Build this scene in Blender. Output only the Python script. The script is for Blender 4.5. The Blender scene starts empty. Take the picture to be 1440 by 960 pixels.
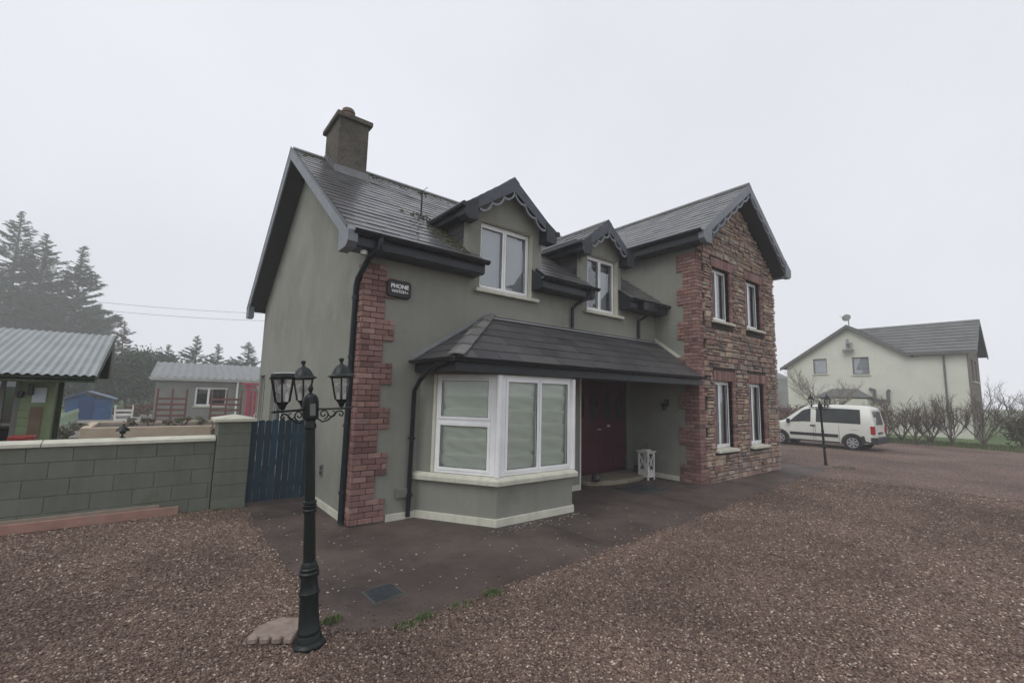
import bpy, math, random
import numpy as np
from mathutils import Vector
R = math.radians
random.seed(7); rng = np.random.default_rng(7)
sc = bpy.context.scene
COL = sc.collection

# ---------------------------------------------------------------- camera
cam_d = bpy.data.cameras.new('camera'); cam = bpy.data.objects.new('camera', cam_d); COL.objects.link(cam)
CX, CY, CZ = -2.3304, -6.5196, 1.92
YAW, PITCH, ROLL, FPX = 0.67116, 0.11927, 0.02332, 628.3
fw = Vector((math.sin(YAW)*math.cos(PITCH), math.cos(YAW)*math.cos(PITCH), math.sin(PITCH)))
rt = Vector((math.cos(YAW), -math.sin(YAW), 0)); up = rt.cross(fw)
r2 = rt*math.cos(ROLL)+up*math.sin(ROLL); u2 = -rt*math.sin(ROLL)+up*math.cos(ROLL)
from mathutils import Matrix
m = Matrix((r2, u2, -fw)).transposed().to_4x4(); m.translation = Vector((CX, CY, CZ))
cam.matrix_world = m
cam_d.sensor_width = 36; cam_d.lens = 36*FPX/1440; cam_d.clip_start = .05; cam_d.clip_end = 3000
sc.camera = cam
# ---------------------------------------------------------------- sky, sun, exposure
SUN_EL, SUN_AZ = 52, 258
w = bpy.data.worlds.new('World'); sc.world = w; w.use_nodes = True
nt = w.node_tree; nt.nodes.clear()
out = nt.nodes.new('ShaderNodeOutputWorld'); bg = nt.nodes.new('ShaderNodeBackground')
sky = nt.nodes.new('ShaderNodeTexSky'); sky.sky_type = 'NISHITA'; sky.sun_disc = False
sky.sun_elevation = R(SUN_EL); sky.sun_rotation = R(SUN_AZ)
hsv = nt.nodes.new('ShaderNodeHueSaturation'); hsv.inputs['Saturation'].default_value = .2
mx = nt.nodes.new('ShaderNodeMix'); mx.data_type = 'RGBA'; mx.inputs['Factor'].default_value = .88
mx.inputs['B'].default_value = (8.3, 8.45, 9.2, 1)
nt.links.new(sky.outputs[0], hsv.inputs['Color']); nt.links.new(hsv.outputs[0], mx.inputs['A'])
cn = nt.nodes.new('ShaderNodeTexNoise'); cn.inputs['Scale'].default_value = 1.3; cn.inputs['Detail'].default_value = 5
tcw = nt.nodes.new('ShaderNodeTexCoord'); nt.links.new(tcw.outputs['Generated'], cn.inputs['Vector'])
cm = nt.nodes.new('ShaderNodeMapRange'); nt.links.new(cn.outputs['Fac'], cm.inputs[0]); cm.inputs['From Min'].default_value = .3; cm.inputs['From Max'].default_value = .7; cm.inputs['To Min'].default_value = .92; cm.inputs['To Max'].default_value = 1.05
cs = nt.nodes.new('ShaderNodeVectorMath'); cs.operation = 'SCALE'; nt.links.new(mx.outputs['Result'], cs.inputs[0]); nt.links.new(cm.outputs[0], cs.inputs['Scale'])
nt.links.new(cs.outputs[0], bg.inputs['Color']); bg.inputs['Strength'].default_value = .1
nt.links.new(bg.outputs[0], out.inputs['Surface'])
sd = bpy.data.lights.new('sun', 'SUN'); sd.energy = 1.15; sd.angle = R(40); sd.color = (1, .98, .95)
so = bpy.data.objects.new('sun', sd); COL.objects.link(so)
sdir = Vector((math.sin(R(SUN_AZ))*math.cos(R(SUN_EL)), math.cos(R(SUN_AZ))*math.cos(R(SUN_EL)), math.sin(R(SUN_EL))))
so.rotation_euler = sdir.to_track_quat('Z', 'Y').to_euler(); so.location = (0, -20, 30)
vs = sc.view_settings; vs.view_transform = 'Standard'; vs.look = 'None'; vs.exposure = .19; vs.gamma = 1; vs.use_curve_mapping = False
sc.cycles.volume_bounces = 3; sc.cycles.max_bounces = 8; sc.cycles.diffuse_bounces = 3; sc.cycles.transparent_max_bounces = 12
sc.cycles.caustics_reflective = False; sc.cycles.caustics_refractive = False

# ---------------------------------------------------------------- materials
MATS = {}
def M(name, c1, c2=None, sc_=3.0, rough=.6, bump=0, bsc=40, attr=None, ramp=None, stain=None, metal=0, spec=.35, streak=0, blotch=0, mapping=None):
    """c1/c2 noise mix; attr: per-face 'rv' drives ramp; stain=(color, scale, lo, hi)"""
    if name in MATS: return MATS[name]
    m = bpy.data.materials.new(name); m.use_nodes = True; n = m.node_tree.nodes; l = m.node_tree.links
    b = n['Principled BSDF']; b.inputs['Roughness'].default_value = rough; b.inputs['Metallic'].default_value = metal
    b.inputs['Specular IOR Level'].default_value = spec
    tc = n.new('ShaderNodeTexCoord'); co = tc.outputs['Object']
    if mapping:
        mp = n.new('ShaderNodeMapping'); mp.inputs['Scale'].default_value = mapping; l.new(co, mp.inputs[0]); co = mp.outputs[0]
    def noise(s, d=6, r=.6):
        t = n.new('ShaderNodeTexNoise'); t.inputs['Scale'].default_value = s; t.inputs['Detail'].default_value = d
        t.inputs['Roughness'].default_value = r; l.new(co, t.inputs['Vector']); return t.outputs['Fac']
    def mixc(f, a, bb, mode='MIX'):
        t = n.new('ShaderNodeMix'); t.data_type = 'RGBA'; t.blend_type = mode
        for s, v in (('Factor', f), ('A', a), ('B', bb)):
            if hasattr(v, 'is_linked') or hasattr(v, 'node'): l.new(v, t.inputs[s])
            elif s == 'Factor': t.inputs[s].default_value = v
            else: t.inputs[s].default_value = tuple(v)+(1,) if len(v) == 3 else v
        return t.outputs['Result']
    def mr(f, lo, hi, a=0., bb=1.):
        t = n.new('ShaderNodeMapRange'); l.new(f, t.inputs['Value']); t.inputs['From Min'].default_value = lo; t.inputs['From Max'].default_value = hi
        t.inputs['To Min'].default_value = a; t.inputs['To Max'].default_value = bb; return t.outputs[0]
    if ramp:
        a = n.new('ShaderNodeAttribute'); a.attribute_name = 'rv'
        cr = n.new('ShaderNodeValToRGB'); cr.color_ramp.interpolation = 'LINEAR'
        els = cr.color_ramp.elements
        els[0].position = 0; els[0].color = tuple(ramp[0])+(1,); els[1].position = 1; els[1].color = tuple(ramp[-1])+(1,)
        for i, c in list(enumerate(ramp))[1:-1]:
            e = els.new(i/(len(ramp)-1)); e.color = tuple(c)+(1,)
        l.new(a.outputs['Fac'], cr.inputs[0]); base = cr.outputs[0]
        base = mixc(1., base, mixc(noise(sc_), (.72, .72, .72), (1.28, 1.28, 1.28)), 'MULTIPLY')
    elif c2: base = mixc(mr(noise(sc_), .32, .68), c1, c2)
    else:
        base = mixc(mr(noise(sc_), .3, .7), tuple(x*.9 for x in c1), tuple(x*1.1 for x in c1))
    if attr is not None and not ramp:
        a = n.new('ShaderNodeAttribute'); a.attribute_name = 'rv'
        v = mr(a.outputs['Fac'], 0, 1, 1-attr, 1+attr)
        vm = n.new('ShaderNodeVectorMath'); vm.operation = 'SCALE'; l.new(base, vm.inputs[0]); l.new(v, vm.inputs['Scale']); base = vm.outputs[0]
    if stain:
        for st in (stain if isinstance(stain, list) else [stain]):
            base = mixc(mr(noise(st[1], 8, .7), st[2], st[3]), base, st[0])
    if streak:
        mp2 = n.new('ShaderNodeMapping'); mp2.inputs['Scale'].default_value = (5.5, 5.5, .28); l.new(co, mp2.inputs[0])
        t = n.new('ShaderNodeTexNoise'); t.inputs['Scale'].default_value = 1.6; t.inputs['Detail'].default_value = 6; l.new(mp2.outputs[0], t.inputs['Vector'])
        bv = mr(t.outputs['Fac'], .3, .72, 1+streak*.5, 1-streak); vm = n.new('ShaderNodeVectorMath'); vm.operation = 'SCALE'; l.new(base, vm.inputs[0]); l.new(bv, vm.inputs['Scale']); base = vm.outputs[0]
    if blotch:
        bv = mr(noise(.45, 7, .6), .3, .7, 1-blotch, 1+blotch); vm = n.new('ShaderNodeVectorMath'); vm.operation = 'SCALE'; l.new(base, vm.inputs[0]); l.new(bv, vm.inputs['Scale']); base = vm.outputs[0]
    l.new(base, b.inputs['Base Color'])
    if bump:
        bp = n.new('ShaderNodeBump'); bp.inputs['Strength'].default_value = 1; bp.inputs['Distance'].default_value = bump
        l.new(noise(bsc, 5), bp.inputs['Height']); l.new(bp.outputs[0], b.inputs['Normal'])
    MATS[name] = m; return m

m_wall = M('olive_render', (.228, .231, .200), (.270, .272, .237), 1.2, .9, .0025, 110, spec=.2, streak=.045, blotch=.07, stain=[((.18, .186, .152), .7, .52, .78), ((.30, .30, .262), 2.4, .6, .85), ((.17, .175, .145), 30, .66, .8)])
m_cream = M('cream_paint', (.52, .52, .43), (.63, .62, .52), 3, .6, streak=.12, bump=.0005, bsc=60, stain=((.3, .31, .24), 5, .6, .85))
m_white = M('white_plastic', (.84, .85, .85), rough=.3, sc_=2)
m_dark = M('dark_fascia', (.014, .018, .023), (.024, .029, .036), 4, .4, stain=((.045, .05, .052), 6, .62, .9))
m_soffit = M('dark_soffit', (.012, .014, .017), rough=.5)
m_barge = M('grey_blue_barge_board', (.16, .175, .20), (.20, .215, .24), 5, .5, stain=((.10, .11, .12), 8, .5, .8))
m_fret = M('slate_blue_fretwork', (.045, .054, .07), (.075, .087, .108), 6, .4)
m_gutter = M('black_gutter', (.014, .017, .021), rough=.28)
m_pipe = M('dark_green_pipe', (.012, .02, .024), rough=.3)
SL = [(.06, .062, .066), (.10, .102, .106), (.075, .075, .08), (.12, .118, .118), (.07, .075, .07)]
m_slate = M('wet_slate', None, ramp=SL, sc_=5, blotch=.3, rough=.3, spec=.5, bump=.0015, bsc=30, stain=[((.17, .17, .15), 14, .60, .8), ((.08, .09, .045), 1.1, .60, .8)])
m_slate2 = M('porch_slate', None, ramp=[(.034, .034, .036), (.06, .06, .062), (.042, .042, .046), (.072, .069, .066)], sc_=5, blotch=.3, rough=.4, bump=.002, bsc=30, stain=[((.10, .10, .09), 18, .64, .8), ((.06, .065, .03), 1.6, .66, .8)])
m_ridge = M('ridge_tile', (.12, .12, .12), (.17, .17, .165), 6, .6, .002, 40, attr=.25, stain=((.10, .11, .05), 5, .55, .75))
m_lead = M('lead_flashing', (.22, .235, .26), (.30, .31, .33), 8, .35)
m_brick = M('red_quoin_brick', None, ramp=[(.13, .075, .068), (.25, .15, .13), (.20, .11, .10), (.34, .22, .19), (.16, .09, .085), (.29, .17, .14), (.22, .15, .14)], sc_=14, rough=.9, spec=.15, bump=.009, bsc=32, blotch=.12, stain=[((.36, .28, .24), 18, .6, .8), ((.09, .07, .06), 9, .62, .85)])
m_mortar = M('mortar', (.035, .027, .024), (.065, .05, .045), 10, .9, .003, 60)
m_stone = M('stone_cladding', None, ramp=[(0.184, 0.121, 0.103), (0.333, 0.247, 0.190), (0.253, 0.167, 0.149), (0.448, 0.356, 0.265), (0.230, 0.196, 0.172), (0.368, 0.270, 0.196), (0.299, 0.196, 0.167), (0.161, 0.144, 0.132), (0.460, 0.385, 0.310)], sc_=9, rough=.9, spec=.15, blotch=.18, bump=.006, bsc=26, stain=((.11, .09, .07), 7, .6, .85))
m_chim = M('roughcast_chimney', (.075, .066, .056), (.165, .148, .125), 26, .95, .014, 55, spec=.1, stain=[((.05, .048, .036), 2.4, .5, .72), ((.14, .14, .10), 5, .6, .8)])
m_pot = M('clay_pot', (.17, .10, .07), (.24, .15, .11), 8, .8, .002)
m_carglass = None
def glass(name, tint, refl=.12):
    if name in MATS: return MATS[name]
    m = bpy.data.materials.new(name); m.use_nodes = True; n = m.node_tree.nodes; l = m.node_tree.links; n.clear()
    o = n.new('ShaderNodeOutputMaterial'); t = n.new('ShaderNodeBsdfTransparent'); t.inputs[0].default_value = tint+(1,)
    g = n.new('ShaderNodeBsdfGlossy'); g.inputs['Roughness'].default_value = .01; g.inputs[0].default_value = (.95, .97, 1, 1)
    f = n.new('ShaderNodeFresnel'); f.inputs[0].default_value = 1.5
    a = n.new('ShaderNodeMath'); a.operation = 'ADD'; a.inputs[1].default_value = refl; l.new(f.outputs[0], a.inputs[0])
    x = n.new('ShaderNodeMixShader'); l.new(a.outputs[0], x.inputs[0]); l.new(t.outputs[0], x.inputs[1]); l.new(g.outputs[0], x.inputs[2]); l.new(x.outputs[0], o.inputs[0])
    MATS[name] = m; return m
m_glass = glass('window_glass', (.95, .98, .97), .13)
m_glassb = glass('bay_glass', (.99, 1., .99), .015)
m_carglass = glass('car_glass', (.10, .12, .13), .10)
m_clear = glass('lantern_glass', (.97, .98, .98), .08)
m_blind = M('pale_green_blind', (.86, .96, .82), (.89, .97, .86), 2, .8)
m_curt = M('white_curtain', (.58, .63, .68), (.66, .70, .74), 3, .8)
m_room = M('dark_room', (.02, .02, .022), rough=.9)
m_door = M('burgundy_door', (.05, .006, .016), (.065, .009, .021), 3, .35)
m_iron = M('black_iron', (.006, .010, .010), (.011, .016, .015), 12, .38, .001, 40, spec=.3, stain=((.02, .026, .022), 9, .6, .85))
m_block = M('green_painted_block', (.132, .147, .118), (.165, .18, .147), 2.5, .9, .005, 60, attr=.06, spec=.2, streak=.1, blotch=.1, stain=[((.085, .10, .065), 1.8, .55, .8), ((.17, .18, .155), 5, .64, .8)])
m_gate = M('navy_board', (.009, .034, .058), (.015, .048, .076), 5, .55, .001, 40, attr=.2)
m_timber = M('reddish_timber', (.29, .16, .125), (.38, .22, .175), 6, .7, .003, 30, stain=((.25, .20, .17), 4, .5, .8))
m_path = M('damp_concrete', (.058, .046, .040), (.115, .088, .078), 1.3, .7, .004, 80, spec=.2, blotch=.4, stain=[((.034, .029, .027), .55, .5, .68), ((.10, .066, .056), .9, .58, .8), ((.17, .135, .12), 45, .60, .72), ((.03, .024, .022), 30, .62, .74), ((.05, .052, .026), .8, .64, .82)])
m_step = M('mossy_step', (.20, .18, .13), (.26, .23, .17), 5, .8, .003, 60, stain=((.11, .115, .045), 3, .48, .7))
m_iron2 = M('drain_iron', (.028, .036, .042), (.05, .058, .062), 14, .5, .003, 70)
m_sand = M('sandstone_slab', (.20, .155, .13), (.30, .235, .20), 14, .9, .004, 60)
m_white2 = M('white_paint_wood', (.62, .62, .58), (.72, .72, .68), 8, .6, stain=((.4, .39, .34), 12, .58, .8))
m_mat = M('rubber_mat', (.03, .034, .037), (.055, .06, .064), 30, .8, .004, 120)
m_vent = M('grey_plastic', (.16, .165, .15), rough=.5)
m_black = M('black_plastic', (.008, .008, .010), rough=.3)
m_let = M('white_lettering', (.8, .8, .8), rough=.5)
m_steel = M('galvanised_sheet', (.25, .275, .275), (.32, .35, .35), 2.2, .5, stain=((.17, .19, .18), 9, .58, .8))
m_steel2 = M('dull_ribbed_sheet', (.15, .165, .165), (.20, .215, .215), 2.2, .5, stain=((.11, .12, .115), 6, .58, .8))
m_lime = M('green_cladding', (.20, .26, .135), (.26, .32, .175), 3, .6, stain=((.12, .16, .07), 2.2, .55, .8))
m_limedk = M('dark_green_trim', (.028, .05, .022), (.05, .075, .035), 3, .6)
m_brown = M('brown_wood', (.16, .105, .07), (.22, .15, .10), 6, .6)
m_trellis = M('red_brown_trellis', (.13, .055, .048), (.18, .08, .07), 8, .7)
m_pink = M('pink_painted_wood', (.34, .075, .10), (.42, .11, .14), 5, .7)
m_red = M('red_plastic', (.24, .03, .025), rough=.4)
m_blue = M('blue_shed_board', (.02, .085, .21), (.035, .12, .27), 5, .6)
m_shedroof = M('blue_grey_felt', (.11, .15, .21), (.16, .20, .27), 4, .8)
m_bed = M('sand_render', (.40, .32, .23), (.48, .39, .29), 3, .85, .003, 50)
m_soil = M('soil', (.05, .04, .028), (.08, .06, .045), 12, .95, .01, 30)
m_out = M('grey_render', (.20, .205, .185), (.245, .25, .228), 2, .85)
m_yard = M('yard_concrete', (.17, .165, .15), (.24, .23, .21), 1.5, .85, .003, 50)
m_picket = M('pale_green_picket', (.30, .40, .27), (.37, .46, .33), 6, .65)
m_palewall = M('pale_lime_render', (.60, .605, .52), (.66, .66, .575), .8, .85, .002, 70, stain=((.52, .54, .43), .9, .55, .85))
m_nslate = M('weathered_slate', None, ramp=[(.10, .105, .105), (.14, .14, .14), (.12, .125, .12)], sc_=4, rough=.6, stain=((.22, .22, .19), 5, .62, .75))
m_nstone = M('neighbour_stone', (.12, .105, .09), (.24, .20, .165), 14, .9, .02, 14)
m_car = M('white_car_paint', (.64, .65, .60), (.70, .71, .66), 2, .22, stain=((.55, .58, .42), 3, .58, .8))
m_trim = M('dark_grey_bumper', (.022, .024, .026), (.035, .037, .04), 8, .55)
m_tyre = M('tyre_rubber', (.012, .012, .013), rough=.85)
m_rim = M('silver_hubcap', (.50, .51, .53), rough=.35, metal=.5)
m_tail = M('red_tail_light', (.35, .01, .012), rough=.2)
m_bark = M('grey_brown_bark', (.07, .055, .045), (.12, .095, .08), 14, .9, .004, 40)
m_twig = M('brown_twig', (.075, .058, .046), (.13, .10, .08), 8, .85)
m_paleTwig = M('pale_twig', (.20, .18, .14), (.27, .24, .19), 8, .85)
NEED = [(.016, .030, .017), (.03, .05, .026), (.022, .042, .026), (.045, .062, .034)]
m_need = M('spruce_needles', None, ramp=NEED, sc_=2, rough=.7)
m_needb = M('brownish_needles', None, ramp=[(.06, .055, .035), (.10, .08, .055), (.05, .06, .035)], sc_=2, rough=.7)
m_leaf = M('evergreen_leaves', None, ramp=[(.018, .035, .016), (.035, .06, .025), (.028, .045, .02)], sc_=2, rough=.6)
m_hedge = M('hedge_leaves', None, ramp=[(.04, .065, .022), (.08, .10, .035), (.10, .085, .045), (.05, .08, .03)], sc_=2, rough=.6)
m_beech = M('brown_hedge_leaves', None, ramp=[(.12, .06, .045), (.18, .095, .07), (.09, .055, .045)], sc_=2, rough=.8)
m_grassb = M('grass_blades', None, ramp=[(.045, .085, .025), (.085, .13, .04), (.15, .16, .07), (.06, .10, .03)], sc_=3, rough=.6)
m_grass = M('grass', (.055, .10, .028), (.10, .15, .045), 3, .9, .02, 20)
m_flower = M('garden_leaves', None, ramp=[(.05, .09, .03), (.10, .15, .05), (.14, .11, .07), (.22, .12, .10)], sc_=3, rough=.7)
m_bulb = M('white_bulb', (.8, .8, .78), rough=.3)
m_peb = M('pebbles', None, ramp=[(0.056, 0.037, 0.030), (0.170, 0.117, 0.095), (0.245, 0.173, 0.137), (0.085, 0.056, 0.049), (0.296, 0.217, 0.169), (0.147, 0.107, 0.090), (0.068, 0.046, 0.038), (0.216, 0.151, 0.114), (0.113, 0.079, 0.066), (0.205, 0.149, 0.119), (0.545, 0.467, 0.387)], sc_=60, rough=.8, spec=.12, blotch=.34)
def gravel_mat():
    m = bpy.data.materials.new('gravel'); m.use_nodes = True; n = m.node_tree.nodes; l = m.node_tree.links
    b = n['Principled BSDF']; b.inputs['Roughness'].default_value = .8; b.inputs['Specular IOR Level'].default_value = .12
    tc = n.new('ShaderNodeTexCoord'); co = tc.outputs['Object']
    nz = n.new('ShaderNodeTexNoise'); nz.inputs['Scale'].default_value = 12; l.new(co, nz.inputs['Vector'])
    ad = n.new('ShaderNodeVectorMath'); ad.operation = 'MULTIPLY_ADD'; l.new(nz.outputs['Color'], ad.inputs[0]); ad.inputs[1].default_value = (.03, .03, .03); l.new(co, ad.inputs[2])
    v = n.new('ShaderNodeTexVoronoi'); v.inputs['Scale'].default_value = 42; l.new(ad.outputs[0], v.inputs['Vector'])
    s = n.new('ShaderNodeSeparateColor'); l.new(v.outputs['Color'], s.inputs[0])
    cr = n.new('ShaderNodeValToRGB'); cols = [(0, (0.062, 0.041, 0.033)), (.25, (0.181, 0.126, 0.102)), (.5, (0.104, 0.070, 0.061)), (.7, (0.234, 0.167, 0.134)), (.93, (0.162, 0.118, 0.098)), (1, (0.479, 0.390, 0.312))]
    e = cr.color_ramp.elements; e[0].position = 0; e[0].color = cols[0][1]+(1,); e[1].position = 1; e[1].color = cols[-1][1]+(1,)
    for p, c in cols[1:-1]: x = e.new(p); x.color = c+(1,)
    l.new(s.outputs[0], cr.inputs[0])
    n2 = n.new('ShaderNodeTexNoise'); n2.inputs['Scale'].default_value = .45; n2.inputs['Detail'].default_value = 7; l.new(co, n2.inputs['Vector'])
    r = n.new('ShaderNodeMapRange'); l.new(n2.outputs[0], r.inputs[0]); r.inputs['From Min'].default_value = .3; r.inputs['From Max'].default_value = .7; r.inputs['To Min'].default_value = .7; r.inputs['To Max'].default_value = 1.3
    sc1 = n.new('ShaderNodeVectorMath'); sc1.operation = 'SCALE'; l.new(cr.outputs[0], sc1.inputs[0]); l.new(r.outputs[0], sc1.inputs['Scale'])
    l.new(sc1.outputs[0], b.inputs['Base Color'])
    bp = n.new('ShaderNodeBump'); bp.inputs['Distance'].default_value = .02; bp.inputs['Strength'].default_value = 1; bp.invert = True
    l.new(v.outputs['Distance'], bp.inputs['Height']); l.new(bp.outputs[0], b.inputs['Normal'])
    return m
m_gravel = gravel_mat()

# ---------------------------------------------------------------- mesh building
class MB:
    def __init__(s): s.v = []; s.f = []; s.m = []; s.r = []
    def add(s, vs, fs, mi=0, rv=None):
        b = len(s.v); s.v += [tuple(p) for p in vs]
        if rv is None: rv = random.random()
        for f in fs: s.f.append([b+i for i in f]); s.m.append(mi); s.r.append(rv)
        return s
    def obox(s, o, U, V, W, mi=0, rv=None):
        o, U, V, W = map(Vector, (o, U, V, W))
        if U.cross(V).dot(W) < 0: o = o+W; W = -W
        p = [o, o+U, o+U+V, o+V, o+W, o+U+W, o+U+V+W, o+V+W]
        return s.add(p, [(0, 3, 2, 1), (4, 5, 6, 7), (0, 1, 5, 4), (1, 2, 6, 5), (2, 3, 7, 6), (3, 0, 4, 7)], mi, rv)
    def box(s, x0, y0, z0, x1, y1, z1, mi=0, rv=None):
        x0, x1 = sorted((x0, x1)); y0, y1 = sorted((y0, y1)); z0, z1 = sorted((z0, z1))
        return s.obox((x0, y0, z0), (x1-x0, 0, 0), (0, y1-y0, 0), (0, 0, z1-z0), mi, rv)
    def prism(s, poly, off, mi=0, rv=None):
        poly = [Vector(p) for p in poly]; off = Vector(off); n = len(poly)
        nn = Vector((0, 0, 0))
        for i in range(n): nn += poly[i].cross(poly[(i+1) % n])
        if nn.dot(off) > 0: poly = poly[::-1]
        vs = poly+[p+off for p in poly]
        fs = [tuple(range(n)), tuple(range(2*n-1, n-1, -1))]+[(i, i+n, (i+1) % n+n, (i+1) % n) for i in range(n)]
        return s.add(vs, fs, mi, rv)
    def poly(s, pts, mi=0, rv=None): return s.add(pts, [tuple(range(len(pts)))], mi, rv)
    def tube(s, pts, r, n=8, mi=0, rv=None, cap=True):
        pts = [Vector(p) for p in pts]; k = len(pts); rr = r if isinstance(r, (list, tuple)) else [r]*k
        vs = []; prev = None
        for i, p in enumerate(pts):
            d = (pts[min(i+1, k-1)]-pts[max(i-1, 0)]).normalized()
            if prev is None:
                a = Vector((0, 0, 1)) if abs(d.z) < .9 else Vector((1, 0, 0)); x = d.cross(a).normalized()
            else:
                x = (prev-d*prev.dot(d)); x = x.normalized() if x.length > 1e-6 else d.orthogonal().normalized()
            prev = x; y = d.cross(x)
            for j in range(n):
                t = 2*math.pi*j/n; vs.append(p+(x*math.cos(t)+y*math.sin(t))*rr[i])
        fs = [(i*n+j, i*n+(j+1) % n, (i+1)*n+(j+1) % n, (i+1)*n+j) for i in range(k-1) for j in range(n)]
        if cap: fs += [tuple(range(n-1, -1, -1)), tuple(range((k-1)*n, k*n))]
        return s.add(vs, fs, mi, rv)
    def lathe(s, prof, c, n=16, mi=0, rv=None, rot=0):
        cx, cy, cz = c; vs = []; k = len(prof)
        for r, z in prof:
            for j in range(n):
                t = 2*math.pi*j/n+rot; vs.append((cx+r*math.cos(t), cy+r*math.sin(t), cz+z))
        fs = [(i*n+j, i*n+(j+1) % n, (i+1)*n+(j+1) % n, (i+1)*n+j) for i in range(k-1) for j in range(n)]
        fs += [tuple(range(n-1, -1, -1)), tuple(range((k-1)*n, k*n))]
        return s.add(vs, fs, mi, rv)
    def build(s, name, mats, parent=None, smooth=False, bevel=0, origin=None, smang=None):
        if not isinstance(mats, (list, tuple)): mats = [mats]
        if parent is not None: o0 = wloc(parent)
        elif origin is not None: o0 = Vector(origin)
        else:
            a = np.array(s.v); o0 = Vector(((a[:, 0].min()+a[:, 0].max())/2, (a[:, 1].min()+a[:, 1].max())/2, a[:, 2].min()))
        me = bpy.data.meshes.new(name)
        me.from_pydata([(p[0]-o0.x, p[1]-o0.y, p[2]-o0.z) for p in s.v], [], s.f)
        for mt in mats: me.materials.append(mt)
        me.polygons.foreach_set('material_index', s.m)
        at = me.attributes.new('rv', 'FLOAT', 'FACE'); at.data.foreach_set('value', s.r)
        if smooth: me.polygons.foreach_set('use_smooth', [True]*len(s.f))
        me.update()
        ob = bpy.data.objects.new(name, me); COL.objects.link(ob)
        if parent is not None: ob.parent = parent
        else: ob.location = o0
        if smooth and smang:
            me.set_sharp_from_angle(angle=R(smang))
        if bevel:
            b = ob.modifiers.new('bevel', 'BEVEL'); b.width = bevel; b.segments = 1; b.limit_method = 'ANGLE'; b.angle_limit = R(40)
        return ob
def wloc(o):
    v = Vector((0, 0, 0))
    while o is not None: v += o.location; o = o.parent
    return v
def tag(o, label=None, cat=None, group=None, kind=None):
    if label: o['label'] = label
    if cat: o['category'] = cat
    if group: o['group'] = group
    if kind: o['kind'] = kind
    return o
def thing(name, label, cat, loc, group=None):
    o = bpy.data.objects.new(name, None); COL.objects.link(o); o.location = loc; o.empty_display_size = .2
    return tag(o, label, cat, group)
def copy_tree(o, parent=None):
    c = o.copy(); COL.objects.link(c); c.parent = parent
    for ch in list(o.children): copy_tree(ch, c)
    return c
def npmesh(name, V, F, rv, mats, parent=None, origin=(0, 0, 0), smooth=False):
    """V (n,3), F (m,k) constant k"""
    o0 = np.array(wloc(parent)) if parent is not None else np.array(origin)
    V = np.asarray(V, dtype=np.float32)-o0.astype(np.float32); F = np.asarray(F, dtype=np.int32); k = F.shape[1]
    me = bpy.data.meshes.new(name); me.vertices.add(len(V)); me.vertices.foreach_set('co', V.ravel())
    me.loops.add(F.size); me.loops.foreach_set('vertex_index', F.ravel())
    me.polygons.add(len(F)); me.polygons.foreach_set('loop_start', np.arange(0, F.size, k, dtype=np.int32))
    me.polygons.foreach_set('loop_total', np.full(len(F), k, dtype=np.int32))
    if smooth: me.polygons.foreach_set('use_smooth', np.ones(len(F), dtype=bool))
    for mt in (mats if isinstance(mats, (list, tuple)) else [mats]): me.materials.append(mt)
    at = me.attributes.new('rv', 'FLOAT', 'FACE'); at.data.foreach_set('value', np.asarray(rv, dtype=np.float32))
    me.update(calc_edges=True); me.validate()
    ob = bpy.data.objects.new(name, me); COL.objects.link(ob)
    if parent is not None: ob.parent = parent
    else: ob.location = tuple(o0)
    return ob
def cells(mb, P, U, V, W, H, holes=(), mi=0):
    P, U, V = Vector(P), Vector(U), Vector(V)
    us = sorted({0, W, *[h[0] for h in holes], *[h[2] for h in holes]}); vv = sorted({0, H, *[h[1] for h in holes], *[h[3] for h in holes]})
    us = [u for u in us if 0 <= u <= W]; vv = [x for x in vv if 0 <= x <= H]
    for i in range(len(us)-1):
        for j in range(len(vv)-1):
            a, b, c, d = us[i], vv[j], us[i+1], vv[j+1]; cx, cy = (a+c)/2, (b+d)/2
            if any(h[0] < cx < h[2] and h[1] < cy < h[3] for h in holes): continue
            mb.poly([P+U*a+V*b, P+U*c+V*b, P+U*c+V*d, P+U*a+V*d], mi, .5)
def reveal(mb, P, U, V, N, h, d, mi=0, sides='lrtb'):
    P, U, V, N = map(Vector, (P, U, V, N)); a, b, c, e = h
    A, B, C_, D = P+U*a+V*b, P+U*c+V*b, P+U*c+V*e, P+U*a+V*e; I = -N*d
    for k, (p, q) in dict(b=(A, B), r=(B, C_), t=(C_, D), l=(D, A)).items():
        if k in sides: mb.poly([p, p+I, q+I, q], mi, .5)
def clip(poly, pl):
    """convex clip of 2d poly by convex pl (ccw)"""
    for i in range(len(pl)):
        ax, ay = pl[i]; bx, by = pl[(i+1) % len(pl)]; out_ = []
        def side(p): return (bx-ax)*(p[1]-ay)-(by-ay)*(p[0]-ax)
        for j in range(len(poly)):
            p, q = poly[j], poly[(j+1) % len(poly)]; sp, sq = side(p), side(q)
            if sp >= 0: out_.append(p)
            if (sp >= 0) != (sq >= 0):
                t = sp/(sp-sq); out_.append((p[0]+(q[0]-p[0])*t, p[1]+(q[1]-p[1])*t))
        poly = out_
        if len(poly) < 3: return []
    return poly
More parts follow.
